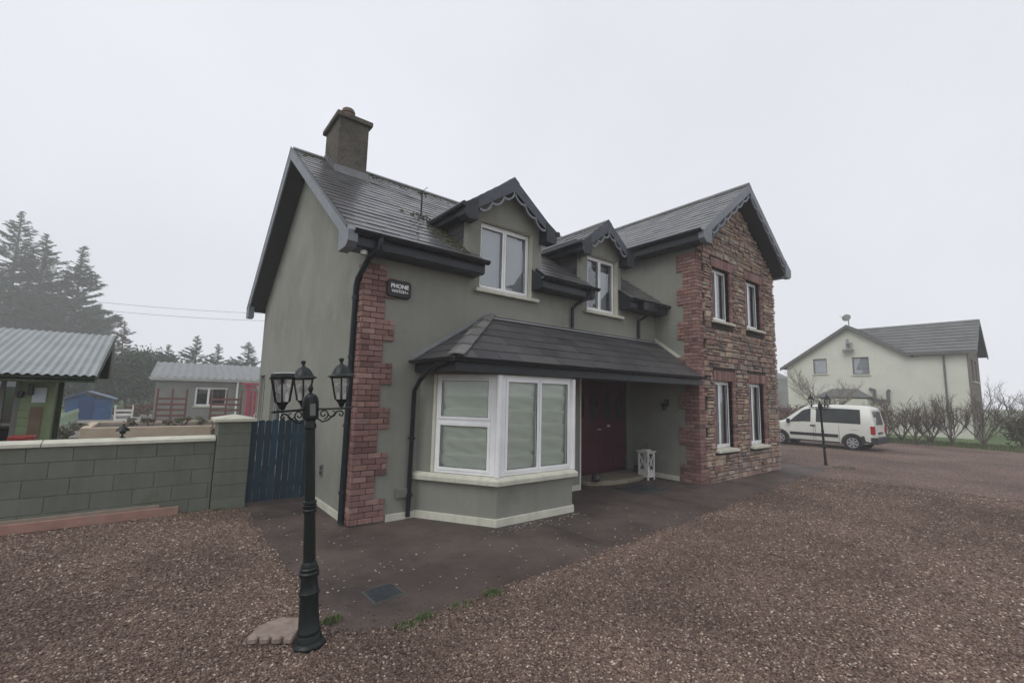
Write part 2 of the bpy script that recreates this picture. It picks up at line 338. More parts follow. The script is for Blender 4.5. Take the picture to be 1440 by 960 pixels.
def slates(mb, polys, P, U, V, dw=.3, dh=.235, th=.009, mi=0):
    P, U, V = Vector(P), Vector(U).normalized(), Vector(V).normalized(); N = U.cross(V).normalized()
    if N.z < 0: N = -N
    for pl in polys:
        ar = sum(pl[i][0]*pl[(i+1) % len(pl)][1]-pl[(i+1) % len(pl)][0]*pl[i][1] for i in range(len(pl)))
        if ar < 0: pl = pl[::-1]
        u0, u1 = min(p[0] for p in pl), max(p[0] for p in pl); v0, v1 = min(p[1] for p in pl), max(p[1] for p in pl)
        for r in range(math.floor(v0/dh), math.ceil(v1/dh)):
            off = (r % 2)*dw/2
            for c in range(math.floor((u0-off)/dw), math.ceil((u1-off)/dw)+1):
                rr = random.Random(r*7919+c*104729+int(P.x*100)); j = rr.uniform(0, .004)
                a, b = off+c*dw+.002, off+(c+1)*dw-.002; lo, hi = r*dh-j, (r+1)*dh
                q = clip([(a, lo), (b, lo), (b, hi), (a, hi)], pl)
                if len(q) < 3: continue
                t1 = th+rr.uniform(-.002, .005); rv = rr.random()
                top = [P+U*x+V*y+N*(.002+t1*(1-(y-lo)/(hi-lo+1e-9))) for x, y in q]; bot = [P+U*x+V*y-N*.004 for x, y in q]
                n = len(q)
                mb.add(top+bot, [tuple(range(n))]+[(i, i+n, (i+1) % n+n, (i+1) % n) for i in range(n)], mi, rv)
def slab(mb, pl, P, U, V, th=.1, mi=0, lift=0):
    P, U, V = Vector(P), Vector(U).normalized(), Vector(V).normalized(); N = U.cross(V).normalized()
    if N.z < 0: N = -N
    mb.prism([P+U*x+V*y-N*(.004+lift) for x, y in pl], -N*th, mi, .5)
X, Y, Z = Vector((1, 0, 0)), Vector((0, 1, 0)), Vector((0, 0, 1))

# ---------------------------------------------------------------- ground
def smooth(t): t = np.clip(t, 0, 1); return t*t*(3-2*t)
def path_d(x, y):
    yf = -2.93+.0745*(x+.5); a = x+1.02; b = y-yf; c = 13.28-x
    d = np.minimum(np.minimum(a, b), c)
    k = .55; cor = (a < k) & (b < k); dc = k-np.sqrt((k-a)**2+(k-b)**2)
    return np.where(cor, dc, d)
def wob(x, y):
    return .5*np.sin(x*2.1+np.sin(y*1.7))+.35*np.sin(y*3.3+1.3*np.sin(x*2.7))+.15*np.sin(x*9.1+y*7.3)
def gh(x, y):
    d = path_d(x, y)+.05*wob(x*2.3+3, y*2.1)+.02*np.sin(x*23+y*17)
    d = np.where(y > 2.05, 1., d)*1.0
    inp = smooth((d+.03)/.10)
    inp = np.where(y > 2.05, smooth((x+1.0)/.1)*smooth((14-x)/.5), inp)
    return .03+.010*wob(x, y)-.07*inp
def axis(*segs):
    o = []
    for a, b, s in segs: o += list(np.arange(a, b, s))
    o.append(segs[-1][1]); return np.array(o)
gx = axis((-14, -4, .5), (-4, 14.4, .07), (14.4, 26.6, .6)); gy = axis((-30, -8, 1), (-8, -3.6, .25), (-3.6, 2.3, .07), (2.3, 16, .8))
GX, GY = np.meshgrid(gx, gy); GZ = gh(GX, GY)
GZ = np.where((GY > 2.1) & (GX < -.9), -.02, GZ)
V = np.stack([GX.ravel(), GY.ravel(), GZ.ravel()], 1); nx, ny = len(gx), len(gy)
ii, jj = np.meshgrid(np.arange(nx-1), np.arange(ny-1)); b0 = (jj*nx+ii).ravel()
F = np.stack([b0, b0+1, b0+nx+1, b0+nx], 1)
o = npmesh('gravel_drive', V, F, np.full(len(F), .5), m_gravel, smooth=True); tag(o, 'brown purple gravel drive in front of the house', kind='structure')
mb = MB(); mb.poly([(-400, -400, -.05), (400, -400, -.05), (400, 400, -.05), (-400, 400, -.05)]); o = mb.build('ground', m_grass, origin=(0, 0, -.05)); tag(o, kind='structure')
mb = MB(); mb.box(-14, 2.33, -.04, -.03, 34, .004); o = mb.build('yard', m_yard, origin=(0, 0, 0)); tag(o, kind='structure')
# concrete path, slabs split by joints
def yf(x): return -2.93+.0745*(x+.5)
mb = MB(); xs = [-1.12, 2.42, 5.6, 8.9, 13.3]
for a, b in zip(xs[:-1], xs[1:]):
    p = [(a+.006, yf(a)-.08, .022), (b-.006, yf(b)-.08, .022), (b-.006, 2.05, .022), (a+.006, 2.05, .022)]
    mb.prism(p, (0, 0, -.1))
mb.box(-1.0, 2.06, -.08, -.04, 8.5, .020)
o = mb.build('path', m_path, origin=(6, 0, 0)); tag(o, 'dark damp concrete path round the house', kind='structure')
mb = MB(); mb.box(-1.0, -2.9, -.09, 13.2, 2.0, -.075)

# pebbles: loose stones over the gravel, one mesh
def pebble_mesh(name, px, py, pz, s, lab, mat, flat=.55, rvv=None):
    n = len(px); base = np.array([(1, 0, 0), (-.9, .2, 0), (.1, 1, 0), (0, -1, .1), (0, .1, 1), (0, 0, -1)], float)
    fc = np.array([(0, 2, 4), (2, 1, 4), (1, 3, 4), (3, 0, 4), (2, 0, 5), (1, 2, 5), (3, 1, 5), (0, 3, 5)])
    P = base[None]+rng.normal(0, .16, (n, 6, 3)); P[:, :, 0] *= rng.uniform(.8, 1.5, n)[:, None]; P[:, :, 2] *= flat
    a = rng.uniform(0, 6.28, n); ca, sa = np.cos(a)[:, None], np.sin(a)[:, None]; tl = rng.normal(0, .35, n)[:, None]
    z = P[:, :, 2]*np.cos(tl)+P[:, :, 0]*np.sin(tl); x0 = P[:, :, 0]*np.cos(tl)-P[:, :, 2]*np.sin(tl)
    x = x0*ca-P[:, :, 1]*sa; y = x0*sa+P[:, :, 1]*ca
    Vv = np.stack([x, y, z], 2)*s[:, None, None]+np.stack([px, py, pz], 1)[:, None, :]
    Ff = (fc[None]+6*np.arange(n)[:, None, None]).reshape(-1, 3)
    rvv = rng.random(n) if rvv is None else rvv
    ob = npmesh(name, Vv.reshape(-1, 3), Ff, np.repeat(rvv, 8), mat); return tag(ob, lab, name.replace('_', ' '), kind='stuff')
N1 = 380000
r = 1.6+12.5*rng.random(N1)**1.25; a = R(90)-YAW+rng.uniform(-R(68), R(62), N1)
px, py = CX+r*np.cos(a), CY+r*np.sin(a)
dd = path_d(px, py)+.05*wob(px*2.3+3, py*2.1)
ok = ((dd < .02) | ((dd < .35) & (rng.random(N1) < .10*np.exp(-np.maximum(dd, 0)/.12)))) & (py < 2.0) & (px < 14) & ~((px > 0) & (py > -.0))
px, py, r = px[ok], py[ok], r[ok]; s = rng.uniform(.0055, .0128, len(px))*(1+.05*r)
pz = np.maximum(gh(px, py), .022)+s*.12
o = pebble_mesh('gravel_pebbles', px, py, pz, s, 'loose brown and purple pebbles over the drive', m_peb); o['category'] = 'gravel'
# stray stones and pale paint flakes on the path
N2 = 9000; px = rng.uniform(-.95, 9, N2); py = rng.uniform(-2.8, 0, N2); ok = (path_d(px, py) > .05) & (rng.random(N2) < np.exp(-(path_d(px, py))/.22)*.9+.035) & ~((px > .9) & (px < 3.5) & (py > -1.2)) & ~((px > 7.3) & (py > -1.2))
px, py = px[ok], py[ok]; pebble_mesh('stray_pebbles', px, py, np.full(len(px), .026), rng.uniform(.004, .010, len(px)), 'small stray stones scattered on the concrete path', m_peb)['category'] = 'pebbles'
fx, fy = [], []
for k in range(260):
    if k < 110: x = rng.uniform(1.5, 3.4); y = -1.25-abs(rng.normal(0, .12))
    elif k < 180: x = rng.uniform(-.9, -.05); y = rng.uniform(-2, 1.2)
    else: x = rng.uniform(-.8, 4.5); y = rng.uniform(-2.6, -1.3)
    fx.append(x); fy.append(y)
m_flake = M('pale_paint_flake', (.42, .42, .37), rough=.7)
pebble_mesh('paint_flakes', np.array(fx), np.array(fy), np.full(260, .026), rng.uniform(.006, .016, 260), 'pale flakes of paint fallen on the path below the bay', m_flake, .2)['category'] = 'flakes'

# ================================================================ THE HOUSE
H = thing('house', 'olive green two-storey house with slate roof, bay window and stone clad wing', 'house', (5.9, 4, 0))
ZE = 3.97      # main soffit
KM = .712      # main roof pitch
def zm(y): return 4.2+KM*(y+.35)
BX = [(1.0, 0), (1.72, -1.14), (3.30, -1.14), (4.02, 0)]
WX0, WX1, WY = 7.4736, 11.76, -1.12
RX0, RX1 = 4.70, WX0     # door recess
D1, D2 = (2.66, .885), (5.41, .69)      # dormer centre, half width
w1 = (2.07, 3.79, 3.31, 5.10); w2 = (4.92, 3.79, 5.98, 5.10)
REC = .12
mb = MB()
# front wall with window, bay and door openings
holes = [(w1[0], w1[1], w1[2], ZE), (w2[0], w2[1], w2[2], ZE), (RX0, 0, RX1, 2.42), (1.2, .5, 3.85, 2.25)]
cells(mb, (0, 0, 0), X, Z, WX0, ZE, holes)
# left gable wall with side window and side door
sh = [(4.55, .02, 6.15, 2.28), (7.05, .95, 7.75, 2.30)]
cells(mb, (0, 0, 0), Y, Z, 7.92, ZE, sh)
mb.poly([(0, 0, ZE), (0, 7.92, ZE), (0, 7.92, 4.32), (0, 3.96, 7.15), (0, 0, 4.32)], 0, .5)
for h in sh: reveal(mb, (0, 0, 0), Y, Z, -X, h, .12)
# back walls
mb.poly([(0, 7.92, 0), (WX1, 7.92, 0), (WX1, 7.92, 5.7), (0, 7.92, 4.2)], 0, .5)
mb.poly([(WX0, 7.92, 4), (WX1, 7.92, 5.7), (9.62, 7.92, 7.5)], 0, .5)
# wing side walls
cells(mb, (WX0, WY, 0), Y, Z, 9.04, 5.75, [(1.12, 0, 1.92, .001)])
cells(mb, (WX1, WY, 0), Y, Z, 9.04, 5.75)
# wing front core behind the stone
ww = [(8.17, 3.84, 9.07, 5.20), (9.97, 3.84, 10.87, 5.20), (8.17, .74, 9.07, 2.38), (9.97, .74, 10.87, 2.38)]
cells(mb, (WX0, WY, 0), X, Z, WX1-WX0, 5.6, [(a-WX0, b, c-WX0, d) for a, b, c, d in ww], 1)
mb.poly([(WX0, WY, 5.6), (WX1, WY, 5.6), (WX1, WY, 5.85), (9.617, WY, 7.52), (WX0, WY, 5.85)], 1, .5)
for h in ww: reveal(mb, (WX0, WY, 0), X, Z, -Y, (h[0]-WX0, h[1], h[2]-WX0, h[3]), .13, 1)
# dark room floor and back of porch recess
mb.poly([(RX0, 0, 2.42), (RX0, .8, 2.42), (RX1, .8, 2.42), (RX1, 0, 2.42)], 0, .5)
mb.poly([(RX0, 0, 0), (RX0, .8, 0), (RX0, .8, 2.42), (RX0, 0, 2.42)], 0, .5)
for hh in ((w1, REC), (w2, REC)):
    reveal(mb, (0, 0, 0), X, Z, -Y, hh[0][:3]+(ZE,), REC, 2, 'lrb')
house_wall = mb.build('wall', [m_wall, m_mortar, m_cream], H)
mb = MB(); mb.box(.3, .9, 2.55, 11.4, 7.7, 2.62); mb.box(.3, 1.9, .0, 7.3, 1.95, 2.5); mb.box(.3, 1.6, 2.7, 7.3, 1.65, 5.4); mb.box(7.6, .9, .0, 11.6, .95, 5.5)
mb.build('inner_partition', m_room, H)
# cream plinth strips
for q_ in ((-.025, .29, 0, 0, 7.9, .13), (.515, -.03, 0, .98, -.001, .12), (WX0-.03, -.60, 0, WX0-.001, .78, .13), (4.03, -.03, 0, RX0, -.001, .13)):
    mb = MB(); mb.box(*q_); mb.build('plinth', m_cream, H, bevel=.004)

# ---- dormers
def bargeband(mb, A, B, n, sag, rad, dn, width=.05, dep=.035):
    """scalloped fretwork hanging below line A-B, sagging along dn"""
    A, B, dn = Vector(A), Vector(B), Vector(dn).normalized(); nrm = (B-A).cross(dn).normalized()
    for k in range(n):
        p0 = A+(B-A)*(k/n); p1 = A+(B-A)*((k+1)/n); K = 10
        for i in range(K):
            t0, t1 = i/K, (i+1)/K
            q = []
            for t, ex in ((t0, 0), (t1, 0), (t1, 1), (t0, 1)):
                sg = sag*math.sin(math.pi*t)**.75
                q.append(p0+(p1-p0)*t+dn*(sg+ex*width*(.7+.3*abs(math.cos(math.pi*t)))))
            mb.prism([v-nrm*dep/2 for v in q], nrm*dep)
        m0 = p0; mb.tube([m0+dn*.0-nrm*.0, m0+dn*(width*1.9)], rad, 6)
def dormer(c, hw, win, rz, ez, ov):
    KD = (rz-ez)/(hw+ov)
    def zr(x): return rz-KD*abs(x-c)
    mb = MB(); x0, x1 = c-hw, c+hw
    cells(mb, (x0, 0, ZE), X, Z, 2*hw, 5.10-ZE, [(win[0]-x0, -1, win[2]-x0, 99)])
    # note: opening reaches the head; gable above
    mb.poly([(x0, 0, win[3]), (x1, 0, win[3]), (x1, 0, zr(x1)-.05), (c, 0, rz-.05), (x0, 0, zr(x0)-.05)], 0, .5)
    reveal(mb, (0, 0, ZE), X, Z, -Y, (win[0], 0, win[2], win[3]-ZE), REC, 2, 'lrt')
    for xx, s in ((x0, 1), (x1, -1)):   # slate cheeks
        yb = (zr(xx)-4.2)/KM-.35
        mb.poly([(xx, .12, ZE), (xx, yb+.1, zr(xx)), (xx, .12, zr(xx))], 1, .3)
        mb.poly([(xx, 0, ZE), (xx, .12, ZE), (xx, .12, zr(xx)), (xx, 0, zr(xx))], 0, .3)
        # thin slate courses on the cheek
        for k in range(7):
            z0 = 4.42+k*.14; y0 = max(.12, (z0-4.2)/KM-.35)
            if z0 < zr(xx)-.05: mb.obox((xx, .125, z0), (-s*.012, 0, 0), (0, y0-.125+.1, 0), (0, 0, .13), 1, random.random())
    dm = mb.build('dormer', [m_wall, m_slate2, m_cream], H)
    # roof
    mb = MB(); yf_ = -.20; L = hw+ov; nl = math.hypot(L, L*KD)
    yr = (rz-4.2)/KM-.35; ye = (ez-4.2)/KM-.35
    for s in (-1, 1):
        P = Vector((c+s*L, yf_, ez)); U = Y; Vd = Vector((-s*L, 0, rz-ez)).normalized()
        pl = [(0, 0), (ye-yf_+.12, 0), (yr-yf_+.12, nl), (0, nl)]
        slates(mb, [pl], P, U, Vd, .28, .2, .012, 0); slab(mb, pl, P, U, Vd, .05, 1)
    roofo = mb.build('dormer_roof', [m_slate, m_soffit], dm)
    mb = MB()
    for k in range(9):
        y0 = yf_-.01+k*(yr-yf_)/9; y1 = y0+(yr-yf_)/9+.02
        for s in (-1, 1):
            mb.prism([(c, y0, rz+.035), (c+s*.12, y0, rz+.035-.12*KD), (c+s*.12, y0, rz+.012-.12*KD), (c, y0, rz+.012)], (0, y1-y0-.006, 0))
    mb.build('ridge_tiles', m_ridge, dm)
    # barge boards, boxed ends, side fascia and gutter
    mb = MB()
    for s in (-1, 1):
        A = Vector((c, yf_-.03, rz-.01)); B = Vector((c+s*L, yf_-.03, ez-.01))
        mb.prism([A, B, B-Z*.19, A-Z*.25], (0, .03, 0), 0)
        # boxed end
        e0 = c+s*L
        mb.prism([(e0+s*.02, yf_-.045, ez-.0), (e0+s*.02, yf_-.045, ez-.20), (e0-s*.05, yf_-.045, ez-.27), (e0-s*.26, yf_-.045, ez-.25), (e0-s*.26, yf_-.045, ez-.02+.24*KD)], (0, .24, 0), 1)
        mb.box(e0-s*.02, yf_, ez-.17, e0, ye+.35, ez-.02, 1)
        mb.box(e0-s*.02, yf_, ez-.17, c+s*hw, ye+.3, ez-.15, 1)
        mb.tube([(e0+s*.045, yf_-.06, ez-.035), (e0+s*.045, ye+.05, ez-.035)], .05, 8, 2)
    mb.build('bargeboard', [m_fret, m_dark, m_gutter], dm, bevel=.003)
    mb = MB()
    for s in (-1, 1):
        A = Vector((c, yf_-.02, rz-.25)); B = Vector((c+s*(L-.28), yf_-.02, rz-.25-(L-.28)*KD+.03))
        dn = Vector((-s*KD*.5, 0, -1))
        mb = MB(); bargeband(mb, A, B, 3, .08, .012, dn, .045); mb.build('fretwork', m_barge, dm)
    return dm
dormer(2.66, .885, w1, 5.99, 5.20, .19)
dormer(5.41, .69, w2, 5.90, 5.22, .19)

# ---- main roof
mb = MB(); P0 = (0, -.35, 4.2); Vd = Vector((0, 1, KM)).normalized(); kv = math.hypot(1, KM); Lr = (3.96+.35)*kv
def yb(x, c, hw, rz, ez):
    KD = (rz-ez)/(hw+.19); return ((rz-KD*abs(x-c))-4.2)/KM-.35
polys = []
def yq(y): return (y+.35)*kv
ds = [(2.66, .885, 5.99, 5.20), (5.41, .69, 5.90, 5.22)]
polys += [[(-.37, 0), (1.95, 0), (1.95, yq(-.02)), (-.37, yq(-.02))], [(-.37, yq(-.02)), (1.775, yq(-.02)), (1.775, yq(2.3)), (-.37, yq(2.3))]]
polys += [[(3.40, 0), (4.80, 0), (4.80, yq(-.02)), (3.40, yq(-.02))], [(3.545, yq(-.02)), (4.72, yq(-.02)), (4.72, yq(2.3)), (3.545, yq(2.3))]]
polys += [[(6.0, 0), (7.46, 0), (7.46, yq(-.02)), (6.0, yq(-.02))], [(6.1, yq(-.02)), (7.46, yq(-.02)), (7.46, yq(2.3)), (6.1, yq(2.3))]]
for c, hw, rz, ez in ds:
    for s in (-1, 1):
        a = c+s*hw; polys.append([(a, yq(yb(a, c, hw, rz, ez))-.02), (c, yq(yb(c, c, hw, rz, ez))-.02), (c, yq(2.3)), (a, yq(2.3))])
polys += [[(-.37, yq(2.3)), (9.3, yq(2.3)), (9.3, Lr), (-.37, Lr)]]
slates(mb, polys, P0, X, Vd)
for pl in polys: slab(mb, pl, P0, X, Vd, .07, 1)
# rear slope
Vb = Vector((0, -1, KM)).normalized(); plb = [(-.37, 0), (9.3, 0), (9.3, Lr), (-.37, Lr)]
slab(mb, plb, (0, 8.27, 4.2), X, Vb, .07, 1); slates(mb, [plb], (0, 8.27, 4.2), X, Vb, .6, .47)
mroof = mb.build('roof', [m_slate, m_soffit], H)
zr_ = 4.2+KM*4.31
mb = MB(); x = -.38
while x < 9.1:
    for s in (-1, 1):
        mb.prism([(x, 3.96, zr_+.05), (x, 3.96+s*.13, zr_+.05-.13*KM), (x, 3.96+s*.13, zr_+.02-.13*KM), (x, 3.96, zr_+.02)], (.44, 0, 0))
    x += .45
mb.build('ridge_tiles', m_ridge, mroof)
# barge boards of the left gable
mb = MB()
for s, yo in ((1, -.35), (-1, 8.27)):
    A = Vector((-.385, 3.96, zr_+.01)); B = Vector((-.385, yo, 4.21))
    mb.prism([A, B, B-Z*.23, A-Z*.27], (-.03, 0, 0), 0)
    mb.prism([A+Z*.03-X*.035, B+Z*.03-X*.035, B-Z*.02-X*.035, A-Z*.02-X*.035], (-.012, 0, 0), 1)
    y1 = yo+s*.36
    mb.prism([(-.42, yo-s*.06, 4.17), (-.42, yo-s*.06, 4.0), (-.42, yo+s*.02, 3.93), (-.42, y1, 3.93), (-.42, y1, 4.18+KM*.36)], (.14, 0, 0), 0)
    # soffit under the overhang along the slope
    mb.prism([(-.38, y1, 4.12+KM*.36-.12), (-.38, 3.96, zr_-.2), (-.38, 3.96, zr_-.12), (-.38, y1, 4.15+KM*.36-.07)], (.38, 0, 0), 2)
mb.build('bargeboard', [m_barge, m_dark, m_soffit], mroof, bevel=.003)
# eaves: fascia, soffit, gutter in the three short lengths
def gutter_run(mb, A, B, r=.058, mi=0):
    A, B = Vector(A), Vector(B); d = (B-A).normalized(); n = d.cross(Z); K = 8
    prof = [(math.cos(t)*r, math.sin(t)*r) for t in [math.pi+math.pi*i/K for i in range(K+1)]]
    prof += [(math.cos(t)*(r-.008), math.sin(t)*(r-.008)-.0) for t in [2*math.pi-math.pi*i/K for i in range(K+1)]]
    mb.prism([A+n*a+Z*b for a, b in prof], B-A, mi)
    L = (B-A).length; k = 0
    for q in np.linspace(.35, L-.3, max(2, int(L/1.0))):
        c = A+d*q; mb.prism([c+n*a*1.13+Z*b*1.13 for a, b in prof[:K+1]], d*.03, mi)
for a, b in ((-.28, 1.95), (3.30, 4.80), (6.02, 7.46)):
    mb = MB(); gt = MB()
    mb.box(a, -.335, 3.98, b, -.30, 4.185); mb.box(a, -.30, 3.965, b, -.002, 3.985)
    mb.prism([(a, -.30, 3.985), (a, -.30, 4.18), (a, -.003, 4.40), (a, -.003, 3.985)], (.02, 0, 0)); mb.prism([(b-.02, -.30, 3.985), (b-.02, -.30, 4.18), (b-.02, -.003, 4.40), (b-.02, -.003, 3.985)], (.02, 0, 0))
    gutter_run(gt, (a-.06, -.40, 4.185), (b+.03, -.40, 4.185), .066)
    mb.build('fascia', m_dark, mroof); gt.build('gutter', m_gutter, mroof, smooth=True, smang=50)
gt = MB(); gt.box(6.35, -.48, 3.93, 6.80, -.20, 4.14); gt.build('hopper', m_gutter, mroof, bevel=.02)

# ---- wing roof
KW = (7.66-5.78)/(9.617-7.15)
mb = MB(); yb0, yb1 = -1.50, 8.3; Lw = math.hypot(2.467, 1.88)
for s in (-1, 1):
    P = Vector((9.617+s*2.467, yb0, 5.78)); Vd2 = Vector((-s*2.467, 0, 1.88)).normalized()
    pl = [(0, 0), (yb1-yb0, 0), (yb1-yb0, Lw), (0, Lw)]
    slates(mb, [pl], P, Y, Vd2); slab(mb, pl, P, Y, Vd2, .07, 1)
wroof = mb.build('wing_roof', [m_slate, m_soffit], H)
mb = MB(); y = -1.52
while y < 8.2:
    for s in (-1, 1):
        mb.prism([(9.617, y, 7.71), (9.617+s*.13, y, 7.71-.13*KW), (9.617+s*.13, y, 7.68-.13*KW), (9.617, y, 7.68)], (0, .44, 0))
    y += .45
mb.build('ridge_tiles', m_ridge, wroof)
mb = MB(); gt = MB(); fr = MB()
for s in (-1, 1):
    e0 = 9.617+s*2.467; A = Vector((9.617, yb0-.03, 7.665)); B = Vector((e0, yb0-.03, 5.785))
    mb.prism([A, B, B-Z*.20, A-Z*.26], (0, .03, 0), 0)
    mb.prism([(e0+s*.03, yb0-.045, 5.76), (e0+s*.03, yb0-.045, 5.58), (e0-s*.06, yb0-.045, 5.50), (e0-s*.33, yb0-.045, 5.50), (e0-s*.33, yb0-.045, 5.76+.33*KW)], (0, .14, 0), 0)
    mb.box(e0, yb0+.1, 5.56, e0-s*.03, yb1, 5.77, 1)
    mb.box(e0-s*.03, yb0+.1, 5.54, 9.617+s*2.145, yb1, 5.56, 1)
    gt = MB(); gutter_run(gt, (e0+s*.06, yb0-.02, 5.79), (e0+s*.06, yb1, 5.79)); gt.build('gutter', m_gutter, wroof, smooth=True, smang=50)
    # soffit between stone and barge
    mb.prism([(e0-s*.3, yb0, 5.53), (9.617, yb0, 7.66-.28), (9.617, yb0, 7.66-.2), (e0-s*.3, yb0, 5.64+.18)], (0, .39, 0), 2)
    A2 = Vector((9.617+s*.08, yb0-.015, 7.66-.30)); B2 = Vector((e0-s*.36, yb0-.015, 5.78+.36*KW-.22))
    bargeband(fr, A2, B2, 6, .085, .012, Vector((-s*KW*.5, 0, -1)), .055, .03); fr.build('fretwork', m_barge, wroof); fr = MB()
mb.build('bargeboard', [m_barge, m_dark, m_soffit], wroof, bevel=.003)
fr.build('fretwork', m_barge, wroof)

# ---- chimney
mb = MB(); mb.box(.30, 3.0, 6.3, .95, 3.98, 7.86)
ch = mb.build('chimney', m_chim, H, bevel=.008)
mb = MB(); mb.box(.23, 2.93, 7.86, 1.02, 4.05, 7.97); mb.box(.30, 3.0, 7.97, .95, 3.98, 8.01); mb.build('chimney_cap', m_chim, ch, bevel=.015)
mb = MB(); mb.lathe([(.13, 0), (.12, .16), (.15, .165), (.15, .21), (.11, .22)], (.62, 3.5, 8.14), 18); mb.lathe([(.14, 0), (.13, .03), (.05, .06)], (.62, 3.5, 8.36), 18, 1); mb.lathe([(.16, 0), (.14, .18)], (.62, 3.5, 8.0), 18, 1); mb.build('chimney_pot', [m_pot, m_chim], ch, smooth=True, smang=40)
mb = MB(); mb.prism([(.24, 2.995, zm(2.995)+.17), (1.01, 2.995, zm(2.995)+.17), (1.01, 2.995, zm(2.995)), (1.01, 2.83, zm(2.83)+.02), (.24, 2.83, zm(2.83)+.02), (.24, 2.995, zm(2.995))][:2]+[(1.01, 2.90, zm(2.90)+.02), (.24, 2.90, zm(2.90)+.02)], (0, 0, .012))
for k in range(5): 
    y0 = 3.0+k*.2; mb.box(.95, y0, zm(y0), .965, y0+.2, zm(y0)+.2); mb.box(.285, y0, zm(y0), .30, y0+.2, zm(y0)+.2)
mb.build('flashing', M('dull_lead', (.10, .10, .105), (.15, .15, .155), 8, .5), ch)

# ---- wall quoins (red brick blocks)
def brick_rows(mb, corner, ax_u, ax_n, ax_v, ax_m, z0, z1, patt_u, patt_v, bh=.083, g=.008):
    """corner bricks: legs along ax_u (outer normal ax_n) and ax_v (outer normal ax_m)"""
    c = Vector(corner); ax_u, ax_n, ax_v, ax_m = map(Vector, (ax_u, ax_n, ax_v, ax_m)); z = z0; k = 0
    while z < z1-.02:
        h = min(bh-g, z1-z)
        for ax, nn, on, L in ((ax_u, ax_n, ax_m, patt_u(k)), (ax_v, ax_m, ax_n, patt_v(k))):
            if L <= 0: continue
            pos = 0; first = True
            while pos < L-.02:
                bl = (.20 if (k % 2) else .11) if first else .21
                if first and ax == ax_v: bl = .31-bl
                bl = min(bl, L-pos)
                if L-pos-bl < .06: bl = L-pos
                th = .032+random.uniform(-.004, .006); o_ = c+ax*pos+Z*z
                st = o_ if not first else o_+on*.034
                ln = bl-g if not first else bl-g+.034
                mb.obox(st+Z*random.uniform(0, .003), ax*ln, Z*h, nn*th, 0, random.random())
                pos += bl; first = False
        z += bh; k += 1
    return mb
mb = MB()
brick_rows(mb, (0, 0, .04), X, -Y, Y, -X, 0, 3.82, lambda k: (.50 if (k//4) % 2 == 0 else .335), lambda k: (.27 if (k//4) % 2 == 0 else .20))
mb.box(-.012, -.012, .03, .33, .001, 3.86, 1); mb.box(-.012, -.012, .03, .001, .19, 3.86, 1)
q = mb.build('quoin', [m_brick, m_mortar], H, bevel=.006); q['label'] = 'red brick quoin at the left corner of the house'
mb = MB()
brick_rows(mb, (WX0, WY, .02), X, -Y, Y, -X, 0, 5.40, lambda k: .22 if (k//4) % 2 else .33, lambda k: (.50 if (k//5) % 2 == 0 else .335))
mb.box(WX0-.012, WY-.012, .02, WX0+.2, WY+.001, 5.42, 1); mb.box(WX0-.012, WY-.012, .02, WX0+.001, WY+.32, 5.42, 1)
q = mb.build('quoin', [m_brick, m_mortar], H, bevel=.006); q['label'] = 'red brick quoin at the corner of the stone wing'
# brick window surrounds: soldier course over and bricks in the right reveal
for i, (a, b, c, d) in enumerate(ww):
    mb = MB(); x = a-.05
    while x < c+.12:
        mb.box(x+.003, WY-.055, d, x+.075, WY+.05, d+.235, 0); x += .078
    z = b
    while z < d-.01:
        for (xa, xb) in ((c, c+.11),):
            lt = .20 if int(z/.083) % 2 else .12
            mb.box(c, WY-.045, z+.004, c+lt, WY+.12, min(z+.079, d), 0)
            mb.box(a-.10, WY-.045, z+.004, a, WY+.12, min(z+.079, d), 0)
        z += .083
    mb.box(a, WY-.0, d-.0, c, WY+.12, d+.02, 1)
    mb.build('window_surround', [m_brick, m_mortar], H, bevel=.005)

